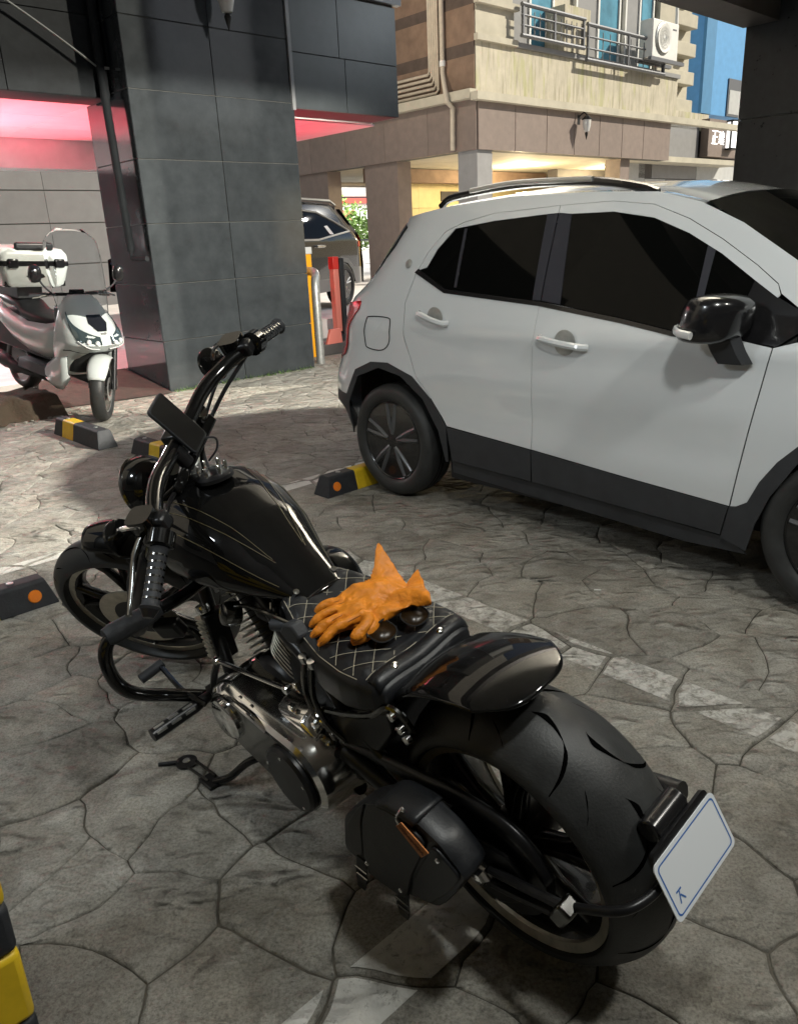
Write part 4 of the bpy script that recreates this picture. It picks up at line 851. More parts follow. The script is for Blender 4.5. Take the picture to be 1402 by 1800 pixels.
bp('axle_nut', MB().lathe([(.024, .166), (.024, .186), (.015, .198), (0, .20)], (0.0, 0, .327), (0, 1, 0), 6), 'chrome')
bp('axle_plate', MB().prism([(.07, .27), (.085, .34), (.02, .395), (-.06, .405), (-.10, .36), (-.08, .28), (-.02, .235)], lambda u, v, h: (u, .150+h, v), .014), 'satin', bevel=.005)
for z0, z1 in ((.345, .395), (.305, .365)): bp('bracket_arm', MB().tube([(-.02, .172, z0), (-.10, .176, (z0+z1)/2-.003), (-.20, .178, z1)], .010, 8), 'satin')
bp('bracket_block', MB().box((-.205, .180, .388), (.034, .04, .056), Matrix.Rotation(-.5, 3, 'Y')), 'darkchrome', bevel=.006)
bp('plate_arm', MB().tube(cr([(-.20, .172, .39), (-.262, .168, .425), (-.310, .148, .445), (-.332, .10, .450), (-.336, .03, .452), (-.336, -.05, .452)], 6), .009, 10), 'satin')
bg_ = [(.46, .15, .408), (.32, .15, .438), (.17, .15, .460), (.05, .15, .474), (-.05, .15, .468), (-.112, .15, .436), (-.150, .15, .382)]
bgp = cr(bg_, 6)
def bgrow(p, i):
    t = i/(len(bgp)-1); k = .030*min(1, .4+t*2)*(1-.55*max(0, (t-.75)/.25)); x, y, z = p; n = nrm((x*.6, 0, z-.25))
    return [np.array([x, .130, z])-n*k*.9, np.array([x, .130, z]), np.array([x, .136, z])+n*.004, np.array([x, .142, z])+n*.004, np.array([x, .152, z])-n*.005, np.array([x, .154, z])-n*k]
bp('belt_guard', MB().loft([bgrow(p, i) for i, p in enumerate(bgp)], closed=False, caps=False), 'satin', solid=.004, smooth=50)
bp('drive_belt', MB().tube([(0, .127, .457), (.46, .127, .405), (.50, .127, .36), (.46, .127, .31), (0, .127, .197)], .009, 8, flat=.5), 'rubber')
# tail: plate with holder and lamp
pM = Matrix(((-.0, -.42, -.907), (-1, 0, 0), (0, .907, -.42))).transposed()
plc = np.array([-.352, -.015, .452])
def pf(u, v, h): return plc+np.array([0, -1, 0])*u+np.array([.42, 0, .907])*v+np.array([-.907, 0, .42])*h
def rrect(w, h, r, n=5): return [(sx*(w/2-r)+r*math.cos(t), sy*(h/2-r)+r*math.sin(t)) for sx, sy, t0 in ((1, 1, 0), (-1, 1, .5), (-1, -1, 1), (1, -1, 1.5)) for t in [(t0+k/n*.5)*math.pi for k in range(n+1)]]
lp = bp('licence_plate', MB().prism(rrect(.21, .115, .012), pf, .0022), 'plate')
rim_ = MB(); o1, o2 = rrect(.196, .101, .010), rrect(.190, .095, .008); n_ = len(o1)
rim_.add([pf(*p, .0026) for p in o1]+[pf(*p, .0026) for p in o2], [(i, (i+1) % n_, n_+(i+1) % n_, n_+i) for i in range(n_)])
bp('plate_border', rim_, 'plate_blue', lp, smooth=0)
gl = MB()
for a, b, c, d in ((0, 1, .8, 1), (.45, 1, .05, .1), (.4, .65, .85, .1)):
    p, q = np.array([a, b]), np.array([c, d]); t = nrm(q-p); n = np.array([-t[1], t[0]])*.07
    gl.add([pf(-.082+x*.020, -.036+y*.024, .0027) for x, y in (p-n, q-n, q+n, p+n)], [(0, 1, 2, 3)])
bp('plate_character', gl, 'plate_blue', lp, smooth=0)
bp('plate_holder', MB().prism(rrect(.19, .13, .012), lambda u, v, h: pf(u, v+.006, -h-.0005), .008), 'satin')
bp('tail_lamp', MB().tube([pf(-.05, .080, -.03), pf(.05, .080, -.03)], .024, 12), 'cartrim', bevel=.004)
# fender
def fen(u, v):
    y = (v*2-1); xe = -.070+.080*abs(y)**3.4; x = .36+(xe-.36)*u; w = .130-.022*(1-u)**2-.004*u*u
    z = .327+math.sqrt(max(.001, .398**2-(x*.92+.005)**2))-.014*abs(y)**2.0-.020*max(0, (abs(y)-.88)/.12)*(1-u)-(.045*max(0, (x-.18)/.18)**1.6)
    return (x, y*w, z-.004)
bp('rear_fender', MB().grid(fen, 44, 36), 'gloss', solid=.006, smooth=60)
# fuel tank
TK = ((.585, .052, .712, .704, .692), (.63, .075, .738, .712, .684), (.72, .113, .795, .725, .676), (.82, .157, .866, .748, .670), (.92, .183, .910, .765, .664), (1.02, .190, .934, .775, .658), (1.10, .176, .928, .772, .652), (1.17, .140, .895, .755, .648), (1.215, .088, .862, .738, .648), (1.24, .045, .80, .720, .655))
def tank(x, th, off=0):
    w, zt, zm, zb = (float(np.interp(x, [t[0] for t in TK], [t[k] for t in TK])) for k in (1, 2, 3, 4))
    c, s = math.cos(th), math.sin(th); e = 2/2.35
    y = (w+off)*math.copysign(abs(c)**e, c); z = zm+((zt-zm)+off)*abs(s)**e if s >= 0 else zm-(zm-zb+off)*abs(s)**e
    return (x, y, z)
bp('fuel_tank', MB().loft([[tank(x, 2*math.pi*k/48) for k in range(48)] for x in [float(v[0]) for v in cr([(t[0],) for t in TK], 5)]]), 'gloss', smooth=80, sub=1)
for s in (-1, 1):
    for pts in (((1.16, .42), (1.0, .80), (.80, 1.02), (.70, 1.16)), ((1.13, .78), (.98, 1.02), (.82, 1.16), (.71, 1.18)), ((1.19, .25), (1.04, .48), (.86, .56), (.66, .50))):
        P = cr([np.array(p) for p in pts], 8); bp('pinstripe', MB().tube([tank(x, th if s > 0 else math.pi-th, .0012) for x, th in P], .0009, 5), 'pinstripe')
bp('tank_seam', MB().tube([tank(.590, t, .002) for t in np.linspace(.1, 3.04, 16)], .003, 6), 'darkchrome')
bp('tank_emblem', MB().loft([[(x, .158+dy, z+dz) for dy, dz in ((0, .02), (.008, .004), (.004, -.012), (0, -.018))] for x, z in ((1.10, .815), (1.06, .800), (1.00, .775), (.985, .768))]), 'darkchrome')
cap = bp('fuel_cap', MB().lathe([(.052, .0), (.052, .010), (.044, .016), (.02, .018), (0, .018)], (.985, -.005, .931), (.10, 0, 1), 28), 'satin')
for k in range(6):
    t = k*math.pi/3; bp('cap_stud', MB().lathe([(.006, 0), (.006, .030), (.003, .034), (0, .034)], (.985+.036*math.cos(t), -.005+.036*math.sin(t), .942), (.1, 0, 1), 8), 'chrome', cap)
bp('ignition_switch', MB().lathe([(.03, -.02), (.03, .014), (.022, .019), (.02, .012), (0, .012)], (1.10, .0, .955), (-.45, .15, 1), 20), 'steel')
# seat with quilted top
ST_ = ((.668, .080, .712, .660), (.650, .092, .722, .640), (.60, .112, .722, .600), (.53, .142, .702, .568), (.45, .160, .682, .548), (.37, .166, .674, .545), (.315, .162, .672, .560), (.272, .152, .664, .575), (.250, .135, .648, .592))
def seat(x, th, off=0):
    w, zt, zb = (float(np.interp(-x, [-t[0] for t in ST_], [t[k] for t in ST_])) for k in (1, 2, 3)); zm = zb+(zt-zb)*.45
    c, s = math.cos(th), math.sin(th); e = 2/4.2
    y = (w+off)*math.copysign(abs(c)**e, c)
    z = zm+(zt-zm+off)*abs(s)**e if s >= 0 else zm-(zm-zb+off)*abs(s)**e
    if s > 0: z += -.012*math.exp(-(y/.08)**2)*(1 if x < .62 else 0)
    return (x, y, z)
xs_ = [float(v[0]) for v in cr([(t[0],) for t in ST_], 8)]
def seatq(x, k, n=96):
    th = 2*math.pi*k/n; p = np.array(seat(x, th))
    if .296 < x < .665 and math.sin(th) > .75:
        w = float(np.interp(-x, [-t[0] for t in ST_], [t[1] for t in ST_]))*.93
        if abs(p[1]) < w: d1, d2 = (x*1.0+p[1]*.9)/.058, (x-p[1]*.9)/.058; p[2] += .0055*abs(math.sin(math.pi*d1)*math.sin(math.pi*d2))**.55-.002
    return tuple(p)
xq = [x for x in np.linspace(.668, .250, 110)]
st = bp('seat', MB().loft([[seatq(x, k) for k in range(96)] for x in xq]), 'leather', smooth=80)
def seat_z(x, y):
    w = float(np.interp(-x, [-t[0] for t in ST_], [t[1] for t in ST_])); c = min(1, abs(y)/w)**(4.2/2); return seat(x, math.acos(max(-1, min(1, c))) if y >= 0 else math.pi-math.acos(max(-1, min(1, c))))[2]
for sg in (1, -1):
    for k in range(4, 18):
        for j in [0]:
            L_ = []
            for x in np.linspace(.30, .68, 60):
                y = sg*(k*.058-x)/.9; w = float(np.interp(-x, [-t[0] for t in ST_], [t[1] for t in ST_]))*.90
                if abs(y) < w and .298 < x < .662: L_.append((x, y, seat_z(x, y)+.0003))
            if len(L_) > 3: bp('stitch', MB().tube(L_, .0010, 5), 'thread', st)
for pts in ([(.298, y, seat_z(.298, y)+.0006) for y in np.linspace(-.14, .14, 24)], [(x, s0*float(np.interp(-x, [-t[0] for t in ST_], [t[1] for t in ST_]))*.92, 0) for s0 in (1,) for x in np.linspace(.318, .64, 24)]):
    bp('stitch', MB().tube([(x, y, seat_z(x, y)+.0006) for x, y, z in pts], .0011, 5), 'thread', st)
bp('seat_strap', MB().loft([[(x, y, seat_z(max(.25, x), y)+.002-.02*(abs(y) > .14)) for y in np.linspace(-.140, .140, 20)] for x in (.292, .276, .258)], closed=False, caps=False), 'leather', st, solid=-.003)
for y in (-.07, .075): bp('seat_stud', MB().lathe([(.009, 0), (.007, .004), (0, .006)], (.275, y, seat_z(.275, y)+.004), (-.4, 0, 1), 10), 'chrome', st)
# engine
en = bp('crankcase', MB().lathe([(.10, -.14), (.135, -.12), (.14, 0), (.135, .10), (.11, .12)], (.78, 0, .34), n=40).box2((.50, -.12, .22), (.80, .11, .42)), 'satin', bevel=.012)
def cyl_stack(b, t, name):
    b, t = np.array(b), np.array(t); ax = nrm(t-b); sd = np.array([0, 1.0, 0]); fwd = np.cross(sd, ax); L = np.linalg.norm(t-b)
    c = bp('cylinder', MB().cyl(b, b+ax*L, .062, n=24), 'satin')
    for k in range(11):
        p = b+ax*(.02+k*(L-.03)/10); w = .098-.004*max(0, k-7)
        ring = [p+sd*w*math.copysign(abs(math.cos(a))**.6, math.cos(a))+fwd*.084*math.copysign(abs(math.sin(a))**.6, math.sin(a)) for a in np.linspace(0, 2*math.pi, 32, endpoint=False)]
        bp('cooling_fin', MB().loft([[q-ax*.0022 for q in ring], [q+ax*.0022 for q in ring]]), 'satin', c)
        bp('fin_edge', MB().tube([ring[i]*1.0+(ring[i]-p)*.012 for i in list(range(-2, 8))], .0018, 5), 'fin_bright' if name == 'front' else 'machined', c)
    h0 = t+ax*.005
    bp('rocker_cover', MB().loft([[h0+ax*d+sd*w*math.copysign(abs(math.cos(a))**.4, math.cos(a))+fwd*w*.82*math.copysign(abs(math.sin(a))**.4, math.sin(a)) for a in np.linspace(0, 2*math.pi, 28, endpoint=False)] for d, w in ((0, .098), (.03, .098), (.034, .09), (.062, .088), (.072, .07))]), 'gloss', c)
    for a, b_ in ((.06, .05), (.06, -.05), (-.06, .05), (-.06, -.05)): bp('head_bolt', MB().lathe([(.008, 0), (.008, .01), (0, .011)], h0+ax*.07+sd*a+fwd*b_, ax, 8), 'chrome', c)
cyl_stack((.83, 0, .46), (.945, 0, .640), 'front'); cyl_stack((.74, 0, .46), (.625, 0, .630), 'rear')
bp('horn_cover', MB().lathe([(.032, -.02), (.034, .01), (.028, .022), (.012, .027), (0, .027)], (.848, .135, .625), (.15, 1, .4), 24), 'darkchrome')
bp('horn_bracket', MB().tube(cr([(.85, .13, .64), (.78, .12, .665), (.70, .12, .675), (.60, .11, .672)], 5), .006, 8), 'darkchrome')
bp('intake', MB().tube(cr([(.72, .03, .60), (.78, .06, .62), (.84, .03, .60)], 5), .035, 12), 'satin')
bp('air_cleaner', MB().lathe([(.09, 0), (.105, -.01), (.105, -.05), (.09, -.07), (0, -.075)], (.78, -.13, .58), (0, 1, 0), 32), 'gloss')
bp('coil_cover', MB().prism([(.508, .685), (.53, .715), (.565, .705), (.588, .672), (.560, .652), (.520, .662)], lambda u, v, h: (u+h*.15, .115+h, v), .035), 'cladding', bevel=.006)
bp('spark_cover', MB().tube([(.60, .10, .66), (.66, .125, .655)], .016, 10), 'rubber')
for k in range(4): bp('fuel_hose', MB().tube(cr([(.70-.02*k, .09+.008*k, .685-.004*k), (.68-.02*k, .11, .65), (.64-.02*k, .10, .63)], 4), .005, 6), 'darkchrome')
for k in range(9): bp('regulator_fin', MB().box((1.105, .085, .36+k*.017), (.05, .075, .006)), 'machined' if k % 1 == 0 else 'satin')
bp('regulator', MB().box((1.09, .08, .43), (.03, .07, .17)), 'satin', bevel=.005)
for x, y, z in ((1.10, .10, .53), (1.115, .115, .60)): bp('clamp', MB().lathe([(.02, -.012), (.022, 0), (.02, .012)], (x, y, z), (.3, 0, 1), 12, closed=False), 'chrome')
for dx in (0, .03): bp('oil_line', MB().tube(cr([(.505-dx, .150, .645), (.520-dx, .158, .58), (.530-dx, .160, .52), (.505-dx, .160, .46), (.46-dx, .150, .42)], 6), .0075, 8), 'darkchrome')
for x, z in ((.50, .64), (.47, .638), (.50, .48), (.49, .455), (.46, .43)): bp('hose_fitting', MB().lathe([(.011, -.01), (.012, 0), (.011, .01)], (x, .156, z), (0, .2, 1), 8), 'chrome')
# primary case: two circles joined, polished
def stadium(c0, r0, c1, r1, n=20):
    c0, c1 = np.array(c0), np.array(c1); d = nrm(c1-c0); a = math.atan2(d[1], d[0]); g = math.asin((r0-r1)/np.linalg.norm(c1-c0)); out = []
    for k in range(n+1): t = a+math.pi/2-g+(math.pi+2*g)*k/n; out.append(c0+r0*np.array([math.cos(t), math.sin(t)]))
    for k in range(n+1): t = a-math.pi/2+g+(math.pi-2*g)*k/n; out.append(c1+r1*np.array([math.cos(t), math.sin(t)]))
    return out
def prim(k, y): return [(p[0], y, p[1]) for p in stadium((.560, .300), .122*k, (.835, .352), .098*k)]
bp('primary_cover', MB().loft([prim(1.04, .07), prim(1.04, .13), prim(1.0, .15), prim(.985, .205), prim(.93, .228), prim(.82, .238)]), 'chrome', smooth=35)
bp('primary_face', MB().prism([tuple(p) for p in stadium((.560, .300), .095, (.835, .352), .074)], lambda u, v, h: (u, .2385+h, v), .003), 'darkchrome')
db = bp('derby_cover', MB().lathe([(.094, -.03), (.094, .012), (.086, .020), (.05, .0215), (0, .022)], (.565, .238, .298), (.02, 1, .0), 40), 'satin')
for k in range(5):
    t = k*1.2566+.3; bp('cover_screw', MB().lathe([(.005, 0), (.005, .004), (0, .005)], (.565+.076*math.cos(t), .257, .298+.076*math.sin(t)), (0, 1, 0), 8), 'chrome', db)
bp('front_cap', MB().lathe([(.062, 0), (.060, .012), (.05, .018), (0, .020)], (.835, .240, .352), (0, 1, 0), 32), 'chrome')
for x, z in ((.72, .43), (.66, .405), (.77, .435), (.70, .235), (.64, .20), (.80, .262)): bp('cover_screw', MB().lathe([(.008, 0), (.008, .006), (0, .007)], (x, .214, z), (0, 1, 0), 8), 'chrome')
bp('gearbox_cover', MB().loft([[(.50+dx, y, z+dz) for dx, dz in ((0, 0), (.05, .035), (.17, .02), (.19, -.03))] for y, z in ((.06, .428), (.15, .422), (.19, .405))]), 'chrome', bevel=.01)
for x, y in ((.505, .10), (.50, .175), (.66, .11), (.60, .17)): bp('gearbox_bolt', MB().box((x, y, .455), (.018, .016, .018)), 'chrome', bevel=.003)
bp('top_rib', MB().tube(cr([(.86, .215, .425), (.78, .232, .430), (.70, .235, .425), (.64, .232, .405)], 5), .012, 8, flat=.6), 'chrome')
bp('shift_linkage', MB().tube([(.880, .20, .500), (.560, .19, .546)], .006, 8), 'chrome')
for p in ((.880, .20, .500), (.560, .19, .546)): bp('linkage_end', MB().lathe([(.011, -.008), (.012, 0), (.011, .008)], p, (0, 1, 0), 10), 'chrome')
bp('linkage_lever', MB().tube([(.885, .195, .495), (.93, .20, .43), (.965, .205, .36)], .010, 8), 'satin')
# engine guard, pegs, stand
for s in (1,):
    bp('engine_guard', MB().tube(cr([(1.07, s*.06, .630), (1.03, s*.18, .640), (1.02, s*.30, .648), (1.02, s*.385, .645), (1.02, s*.42, .61), (1.02, s*.427, .55), (1.02, s*.415, .495), (1.02, s*.38, .447), (1.02, s*.30, .386), (1.01, s*.20, .315), (.99, s*.10, .25)], 6), .0185, 14), 'gloss', smooth=80)
    bp('guard_slider', MB().tube([(1.023, s*.25, .648), (1.021, s*.27, .648), (1.02, s*.385, .650), (1.02, s*.405, .650)], [.022, .027, .029, .024], 14), 'rubber')
    bp('peg_mount', MB().box((.985, s*.17, .335), (.05, .08, .045)), 'satin', bevel=.006)
    bp('footpeg', MB().tube([(.99, s*.20, .335), (.988, s*.26, .332), (.985, s*.40, .332)], [.014, .019, .019], 12), 'satin')
    for k in range(3): bp('peg_insert', MB().box((.985-.004, s*(.285+.045*k), .3515), (.008, .030, .003)).box((.985-.018, s*(.285+.045*k), .342), (.003, .030, .007)), 'silver', smooth=0)
bp('shift_lever', MB().tube(cr([(.95, .245, .345), (1.03, .265, .375), (1.12, .262, .400), (1.15, .262, .408)], 5), .008, 8), 'darkchrome')
bp('shift_peg', MB().tube([(1.15, .25, .408), (1.152, .325, .398)], .015, 12), 'rubber')
bp('stand_leg', MB().tube(cr([(.80, .13, .16), (.873, .206, .145), (.94, .255, .082), (.985, .285, .060)], 5), .012, 10), 'gloss')
bp('stand_foot', MB().box((1.0, .29, .058), (.07, .05, .012), Matrix.Rotation(.18, 3, 'X')), 'satin', bevel=.004)
for dy in (-.012, .014): bp('stand_tab', MB().tube([(1.0, .285+dy, .066), (1.11, .290+dy*1.2, .064)], .0045, 8), 'darkchrome')
bp('stand_pad', MB().lathe([(.032, 0), (.033, .008), (.014, .012), (.012, .010), (0, .010)], (1.135, .297, .056), (0, -.18, 1), 24), 'satin')
bp('pad_stud', MB().lathe([(.012, .009), (.010, .013), (0, .014)], (1.135, .297, .056), (0, -.18, 1), 16), 'silver')
bp('stand_stub', MB().tube([(1.15, .315, .066), (1.19, .360, .070)], .007, 8), 'satin')
bp('exhaust', MB().tube(cr([(.97, -.10, .55), (1.05, -.16, .40), (.95, -.20, .25), (.5, -.22, .20), (.0, -.24, .26), (-.2, -.25, .29)], 6), [.022]*12+[.034]*19, 12), 'satin')
# fork, headlight, bars (all turned with the bar)
for s in (1, -1):
    sp('fork_tube', MB().tube([(1.075, s*.112, 1.035), (1.40, s*.112, .66)], .0235, 14), 'darkchrome')
    sp('fork_cover', MB().tube([(1.15, s*.112, .95), (1.20, s*.112, .89), (1.31, s*.112, .765)], [.030, .034, .034], 14), 'satin')
    sp('fork_leg', MB().tube([(1.37, s*.112, .70), (1.38, s*.112, .69), (1.60, s*.112, .43), (1.68, s*.112, .335), (1.70, s*.112, .31)], [.028, .033, .033, .034, .02], 14), 'satin')
    sp('riser', MB().tube([(1.075, s*.05, .99), (1.085, s*.05, 1.045)], .021, 12), 'satin')
    gr = [np.array(p) for p in ((.976, .375, 1.048), (.975, .43, 1.028), (.974, .533, .993))]
    bar = cr([(1.088, 0, 1.043), (1.086, s*.08, 1.045), (1.070, s*.18, 1.058), (1.035, s*.275, 1.058), (.985, s*.355, 1.052), (.976, s*.40, 1.040), (.974, s*.52, .998)], 6)
    sp('handlebar', MB().tube(bar, [.021]*24+[.016]*13, 14), 'gloss', smooth=80)
    a, b = np.array([.9755, s*.395, 1.0425]), np.array([.974, s*.535, .992]); d = b-a
    g = sp('grip', MB().tube([a+d*t for t in (0, .02, .06, .92, .96, 1.0)], [.019, .024, .020, .020, .025, .020], 16), 'rubber')
    for k in range(7): sp('grip_ring', MB().tube([a+d*(.12+k*.115), a+d*(.15+k*.115)], .0208, 16), 'darkchrome', g)
    sp('grip_end', MB().tube([a+d*1.0, a+d*1.03, a+d*1.12], [.021, .019, .012], 14), 'satin', g)
    sp('switch_housing', MB().tube([a-d*.30, a-d*.26, a-d*.03, a+d*.01], [.020, .031, .031, .020], 14, flat=1.15), 'gloss')
    sp('lever_clamp', MB().box(a-d*.45+np.array([.03, 0, .0]), (.085, .045, .045)), 'satin', bevel=.01)
    sp('reservoir', MB().loft([[a-d*.40+np.array([.045, 0, z])+np.array([.034*math.copysign(abs(math.cos(t))**.5, math.cos(t)), .030*math.copysign(abs(math.sin(t))**.5, math.sin(t)), 0]) for t in np.linspace(0, 2*math.pi, 20, endpoint=False)] for z in (.0, .035, .04)]), 'gloss')
    sp('lever', MB().tube(cr([a-d*.42+np.array([.055, 0, -.002]), a+d*.05+np.array([.075, 0, -.005]), a+d*.55+np.array([.070, 0, -.008]), a+d*1.05+np.array([.060, 0, -.004])], 5), [.010]*6+[.008]*8+[.007, .010], 8, flat=.7), 'darkchrome')
    sp('mirror_stem', MB().tube(cr([a-d*.35+np.array([.03, 0, .01]), (1.02, s*.365, 1.09), (1.09, s*.355, 1.075), (1.115, s*.34, 1.045)], 5), .007, 8), 'chrome')
    sp('mirror', MB().lathe([(0, -.018), (.04, -.016), (.052, -.004), (.052, .004), (.047, .006), (0, .005)], (1.122, s*.339, 1.028), (-.85, -s*.1, .3), 28), 'gloss')
    sp('turn_signal', MB().lathe([(0, -.02), (.018, -.016), (.022, .0), (.018, .012), (0, .014)], (1.24, s*.165, .84), (1, 0, .1), 16), 'gloss')
    sp('signal_stalk', MB().tube([(1.24, s*.11, .85), (1.24, s*.155, .842)], .008, 8), 'satin')
    sp('cable', MB().tube(cr([a-d*.4+np.array([.05, 0, .0]), (1.11, s*.25, .99), (1.16, s*.14, .90), (1.14, s*.07, .80), (1.08, s*.06, .70)], 6), .0055, 6), 'rubber')
    sp('cable', MB().tube(cr([a-d*.3+np.array([.02, 0, -.02]), (1.06, s*.20, 1.0), (1.12, s*.09, .93), (1.15, s*.06, .82), (1.10, s*.05, .70)], 6), .0065, 6), 'satin')
    sp('brake_hose' if s > 0 else 'cable', MB().tube(cr([a-d*.45+np.array([.05, 0, -.01]), (1.20, s*.20, .95), (1.32, s*.17, .80), (1.50, s*.14, .62), (1.62, s*.12, .44)], 6), .0055, 6), 'rubber')
sp('top_clamp', MB().loft([[(1.12+dx, y, .965+dz) for dx, dz in ((.05, -.05), (.055, -.02), (-.045, .035), (-.055, .005))] for y in (-.145, -.12, 0, .12, .145)]), 'gloss', bevel=.006)
sp('lower_clamp', MB().loft([[(1.25+dx, y, .815+dz) for dx, dz in ((.05, -.05), (.055, -.02), (-.045, .035), (-.055, .005))] for y in (-.15, -.12, 0, .12, .15)]), 'gloss', bevel=.006)
bp('steering_head', MB().tube([(1.12, 0, .96), (1.28, 0, .76)], .034, 14), 'satin')
hl = sp('headlight', MB().lathe([(0, -.062), (.04, -.058), (.068, -.040), (.083, -.01), (.087, .02), (.087, .03), (.083, .034)], (1.290, 0, .892), (1, 0, -.12), 36), 'gloss')
sp('headlight_ring', MB().lathe([(.088, .022), (.092, .028), (.088, .036), (.081, .038)], (1.290, 0, .892), (1, 0, -.12), 36), 'darkchrome', hl)
sp('headlight_lens', MB().lathe([(.088, .03), (.06, .045), (.03, .052), (0, .054)], (1.290, 0, .892), (1, 0, -.12), 32), 'lamp_clear', hl)
sp('headlight_bracket', MB().box((1.26, 0, .87), (.08, .09, .03)), 'satin', bevel=.006)
def ffen(u, v):
    t = R(92)+u*R(44); y = v*2-1; r = .398-.030*abs(y)**2.2; hw = .072*(1-.25*max(0, 1-u*5)**2-.25*max(0, (u-.8)*5)**2); return (WB+r*math.cos(t), y*hw, .338+r*math.sin(t))
sp('front_fender', MB().grid(ffen, 24, 12), 'gloss', solid=.005, smooth=60)
for s in (1, -1): sp('fender_bracket', MB().tube([(1.50, s*.080, .66), (1.47, s*.10, .62), (1.45, s*.112, .60)], .009, 8), 'satin')
sp('brake_caliper', MB().box((1.58, .088, .29), (.10, .05, .08)), 'satin', bevel=.012)
sp('front_axle', MB().tube([(WB, -.14, .338), (WB, .14, .338)], .016, 12), 'chrome')
pc, pn = np.array([1.075, 0, 1.086]), nrm((-.95, 0, .30)); pu = np.array([.30, 0, .95])
sp('phone_mount', MB().box((1.10, 0, 1.035), (.05, .06, .07)).tube([(1.088, 0, 1.05), (1.082, 0, 1.08)], .02, 10), 'satin', bevel=.006)
sp('mount_clip', MB().tube([pc-pu*.084+np.array([0, -.043, 0])+pn*.004, pc-pu*.086+np.array([0, .043, 0])+pn*.004], .006, 8), 'satin')
sp('charge_cable', MB().tube(cr([pc-pu*.086+np.array([0, -.03, 0]), (1.03, -.05, .98), (1.04, -.04, .95), (1.08, -.03, .92)], 5), .003, 6), 'rubber')

# things carried by the bike
ph = thing('phone', 'black phone in the holder on the motorcycle\'s handlebar', 'phone', M=BM_)
def prr(w, h, r, d0, d1): return MB().prism(rrect(w, h, r), lambda u, v, hh: pc+np.array([0, 1, 0])*u+pu*v+pn*(d0+hh*(d1-d0)), 1.0)
part('case', prr(.082, .168, .011, .003, .014), K['rubber'], ph, xf=S, bevel=.002)
part('screen', prr(.076, .160, .008, .0141, .0146), K['screen'], ph, xf=S, smooth=0)

# saddlebag
sb_ = thing('saddlebag', 'black leather saddlebag with tan tag hung beside the rear wheel', 'bag', M=BM_ @ Matrix.Translation((.03, 0, -.015)))
BO = [(-.030, .505), (-.085, .452), (-.040, .375), (.018, .283), (.14, .232), (.272, .215), (.340, .226), (.300, .36), (.225, .445), (.125, .520), (.04, .530)]
def rounded(poly, k=4, r=.20):
    out = []; n = len(poly)
    for i in range(n):
        a, b, c = (np.array(poly[q % n]) for q in (i-1, i, i+1))
        for t in np.linspace(0, 1, k): p, q = b+(a-b)*r, b+(c-b)*r; out.append(tuple((1-t)**2*p+2*t*(1-t)*b+t*t*q))
    return out
bo = rounded(BO); bc_ = np.mean(np.array(bo), 0)
def bring(k, y): return [(bc_[0]+(p[0]-bc_[0])*k, y, bc_[1]+(p[1]-bc_[1])*k) for p in bo]
part('bag_body', MB().loft([bring(.88, .188), bring(.95, .196), bring(.985, .212), bring(1.0, .240), bring(.99, .256), bring(.972, .264), bring(.6, .268), bring(.2, .270)]), K['leather'], sb_, smooth=50)
def flap(poly, y, th, name, m='leather', **kw): return part(name, MB().prism(poly, lambda u, v, h: (u, y+h+.004*(1-((u-.11)/.2)**2), v), th), K[m], sb_, bevel=.003, **kw)
flap(rounded([(.168, .500), (.215, .40), (.246, .252), (.238, .222), (.125, .238), (.108, .262), (.075, .352), (.002, .490), (.08, .522)], 3, .22), .264, .009, 'bag_flap')
top = [p for p in bo if p[1] > .43 and .0 < p[0] < .205]; top.sort(key=lambda p: p[0])
part('bag_flap', MB().loft([[(bc_[0]+(p[0]-bc_[0])*k, y, bc_[1]+(p[1]-bc_[1])*k+.006) for p in top] for k, y in ((.90, .186), (.965, .196), (1.0, .212), (1.015, .240), (1.008, .262), (.985, .272), (.93, .277))], closed=False, caps=False), K['leather'], sb_, solid=.005, smooth=60)
flap(rounded([(-.022, .490), (-.006, .490), (.068, .352), (.098, .266), (.03, .300), (-.035, .385), (-.072, .452)], 3, .22), .262, .008, 'bag_panel')
flap(rounded([(.190, .475), (.225, .40), (.256, .262), (.300, .262), (.288, .345), (.225, .435)], 3, .22), .261, .007, 'bag_panel')
for x, z in ((.236, .262), (.128, .262), (-.022, .468)): part('rivet', MB().lathe([(.006, 0), (.005, .003), (0, .0045)], (x, .2755, z), (0, 1, 0), 10), K['chrome'], sb_)
for x0, z0, x1, z1 in ((.262, .232, .300, .125), (.128, .236, .150, .150)):
    s = part('strap', MB().loft([[(x+dx, y, z), (x+dx, y+.004, z), (x-dx, y+.004, z), (x-dx, y, z)] for x, y, z, dx in ((x0, .268, z0+.02, .017), ((x0+x1)/2-.006, .276, (z0+z1)/2, .017), (x1, .268, z1, .013))]), K['leather'], sb_, smooth=0)
    part('buckle', MB().tube([(x0-.019, .280, z0-.006), (x0+.019, .280, z0-.006), (x0+.021, .280, z0-.030), (x0-.017, .280, z0-.030)], .0024, 6, closed=True), K['darkchrome'], s)
tq = [(.042, .541), (.062, .518), (.030, .470), (.000, .502)]
tg = part('leather_tag', MB().prism([tq[0], tq[1], (.004, .472), (-.022, .503)], lambda u, v, h: (u, .289+h, v), .003), K['tan'], sb_, bevel=.0012)
for k in range(11):
    t = (k+1)/12; c = np.array([.052, .529])*(1-t)+np.array([-.009, .487])*t; part('stamp_mark', MB().box((c[0], .2926, c[1]), (.0022+.002*(k % 3), .0008, .009)), K['stamp'], tg, smooth=0)
part('tag_loop', MB().tube(cr([(.052, .291, .529), (.056, .290, .542), (.060, .272, .548)], 4), .0022, 6), K['chrome'], sb_)
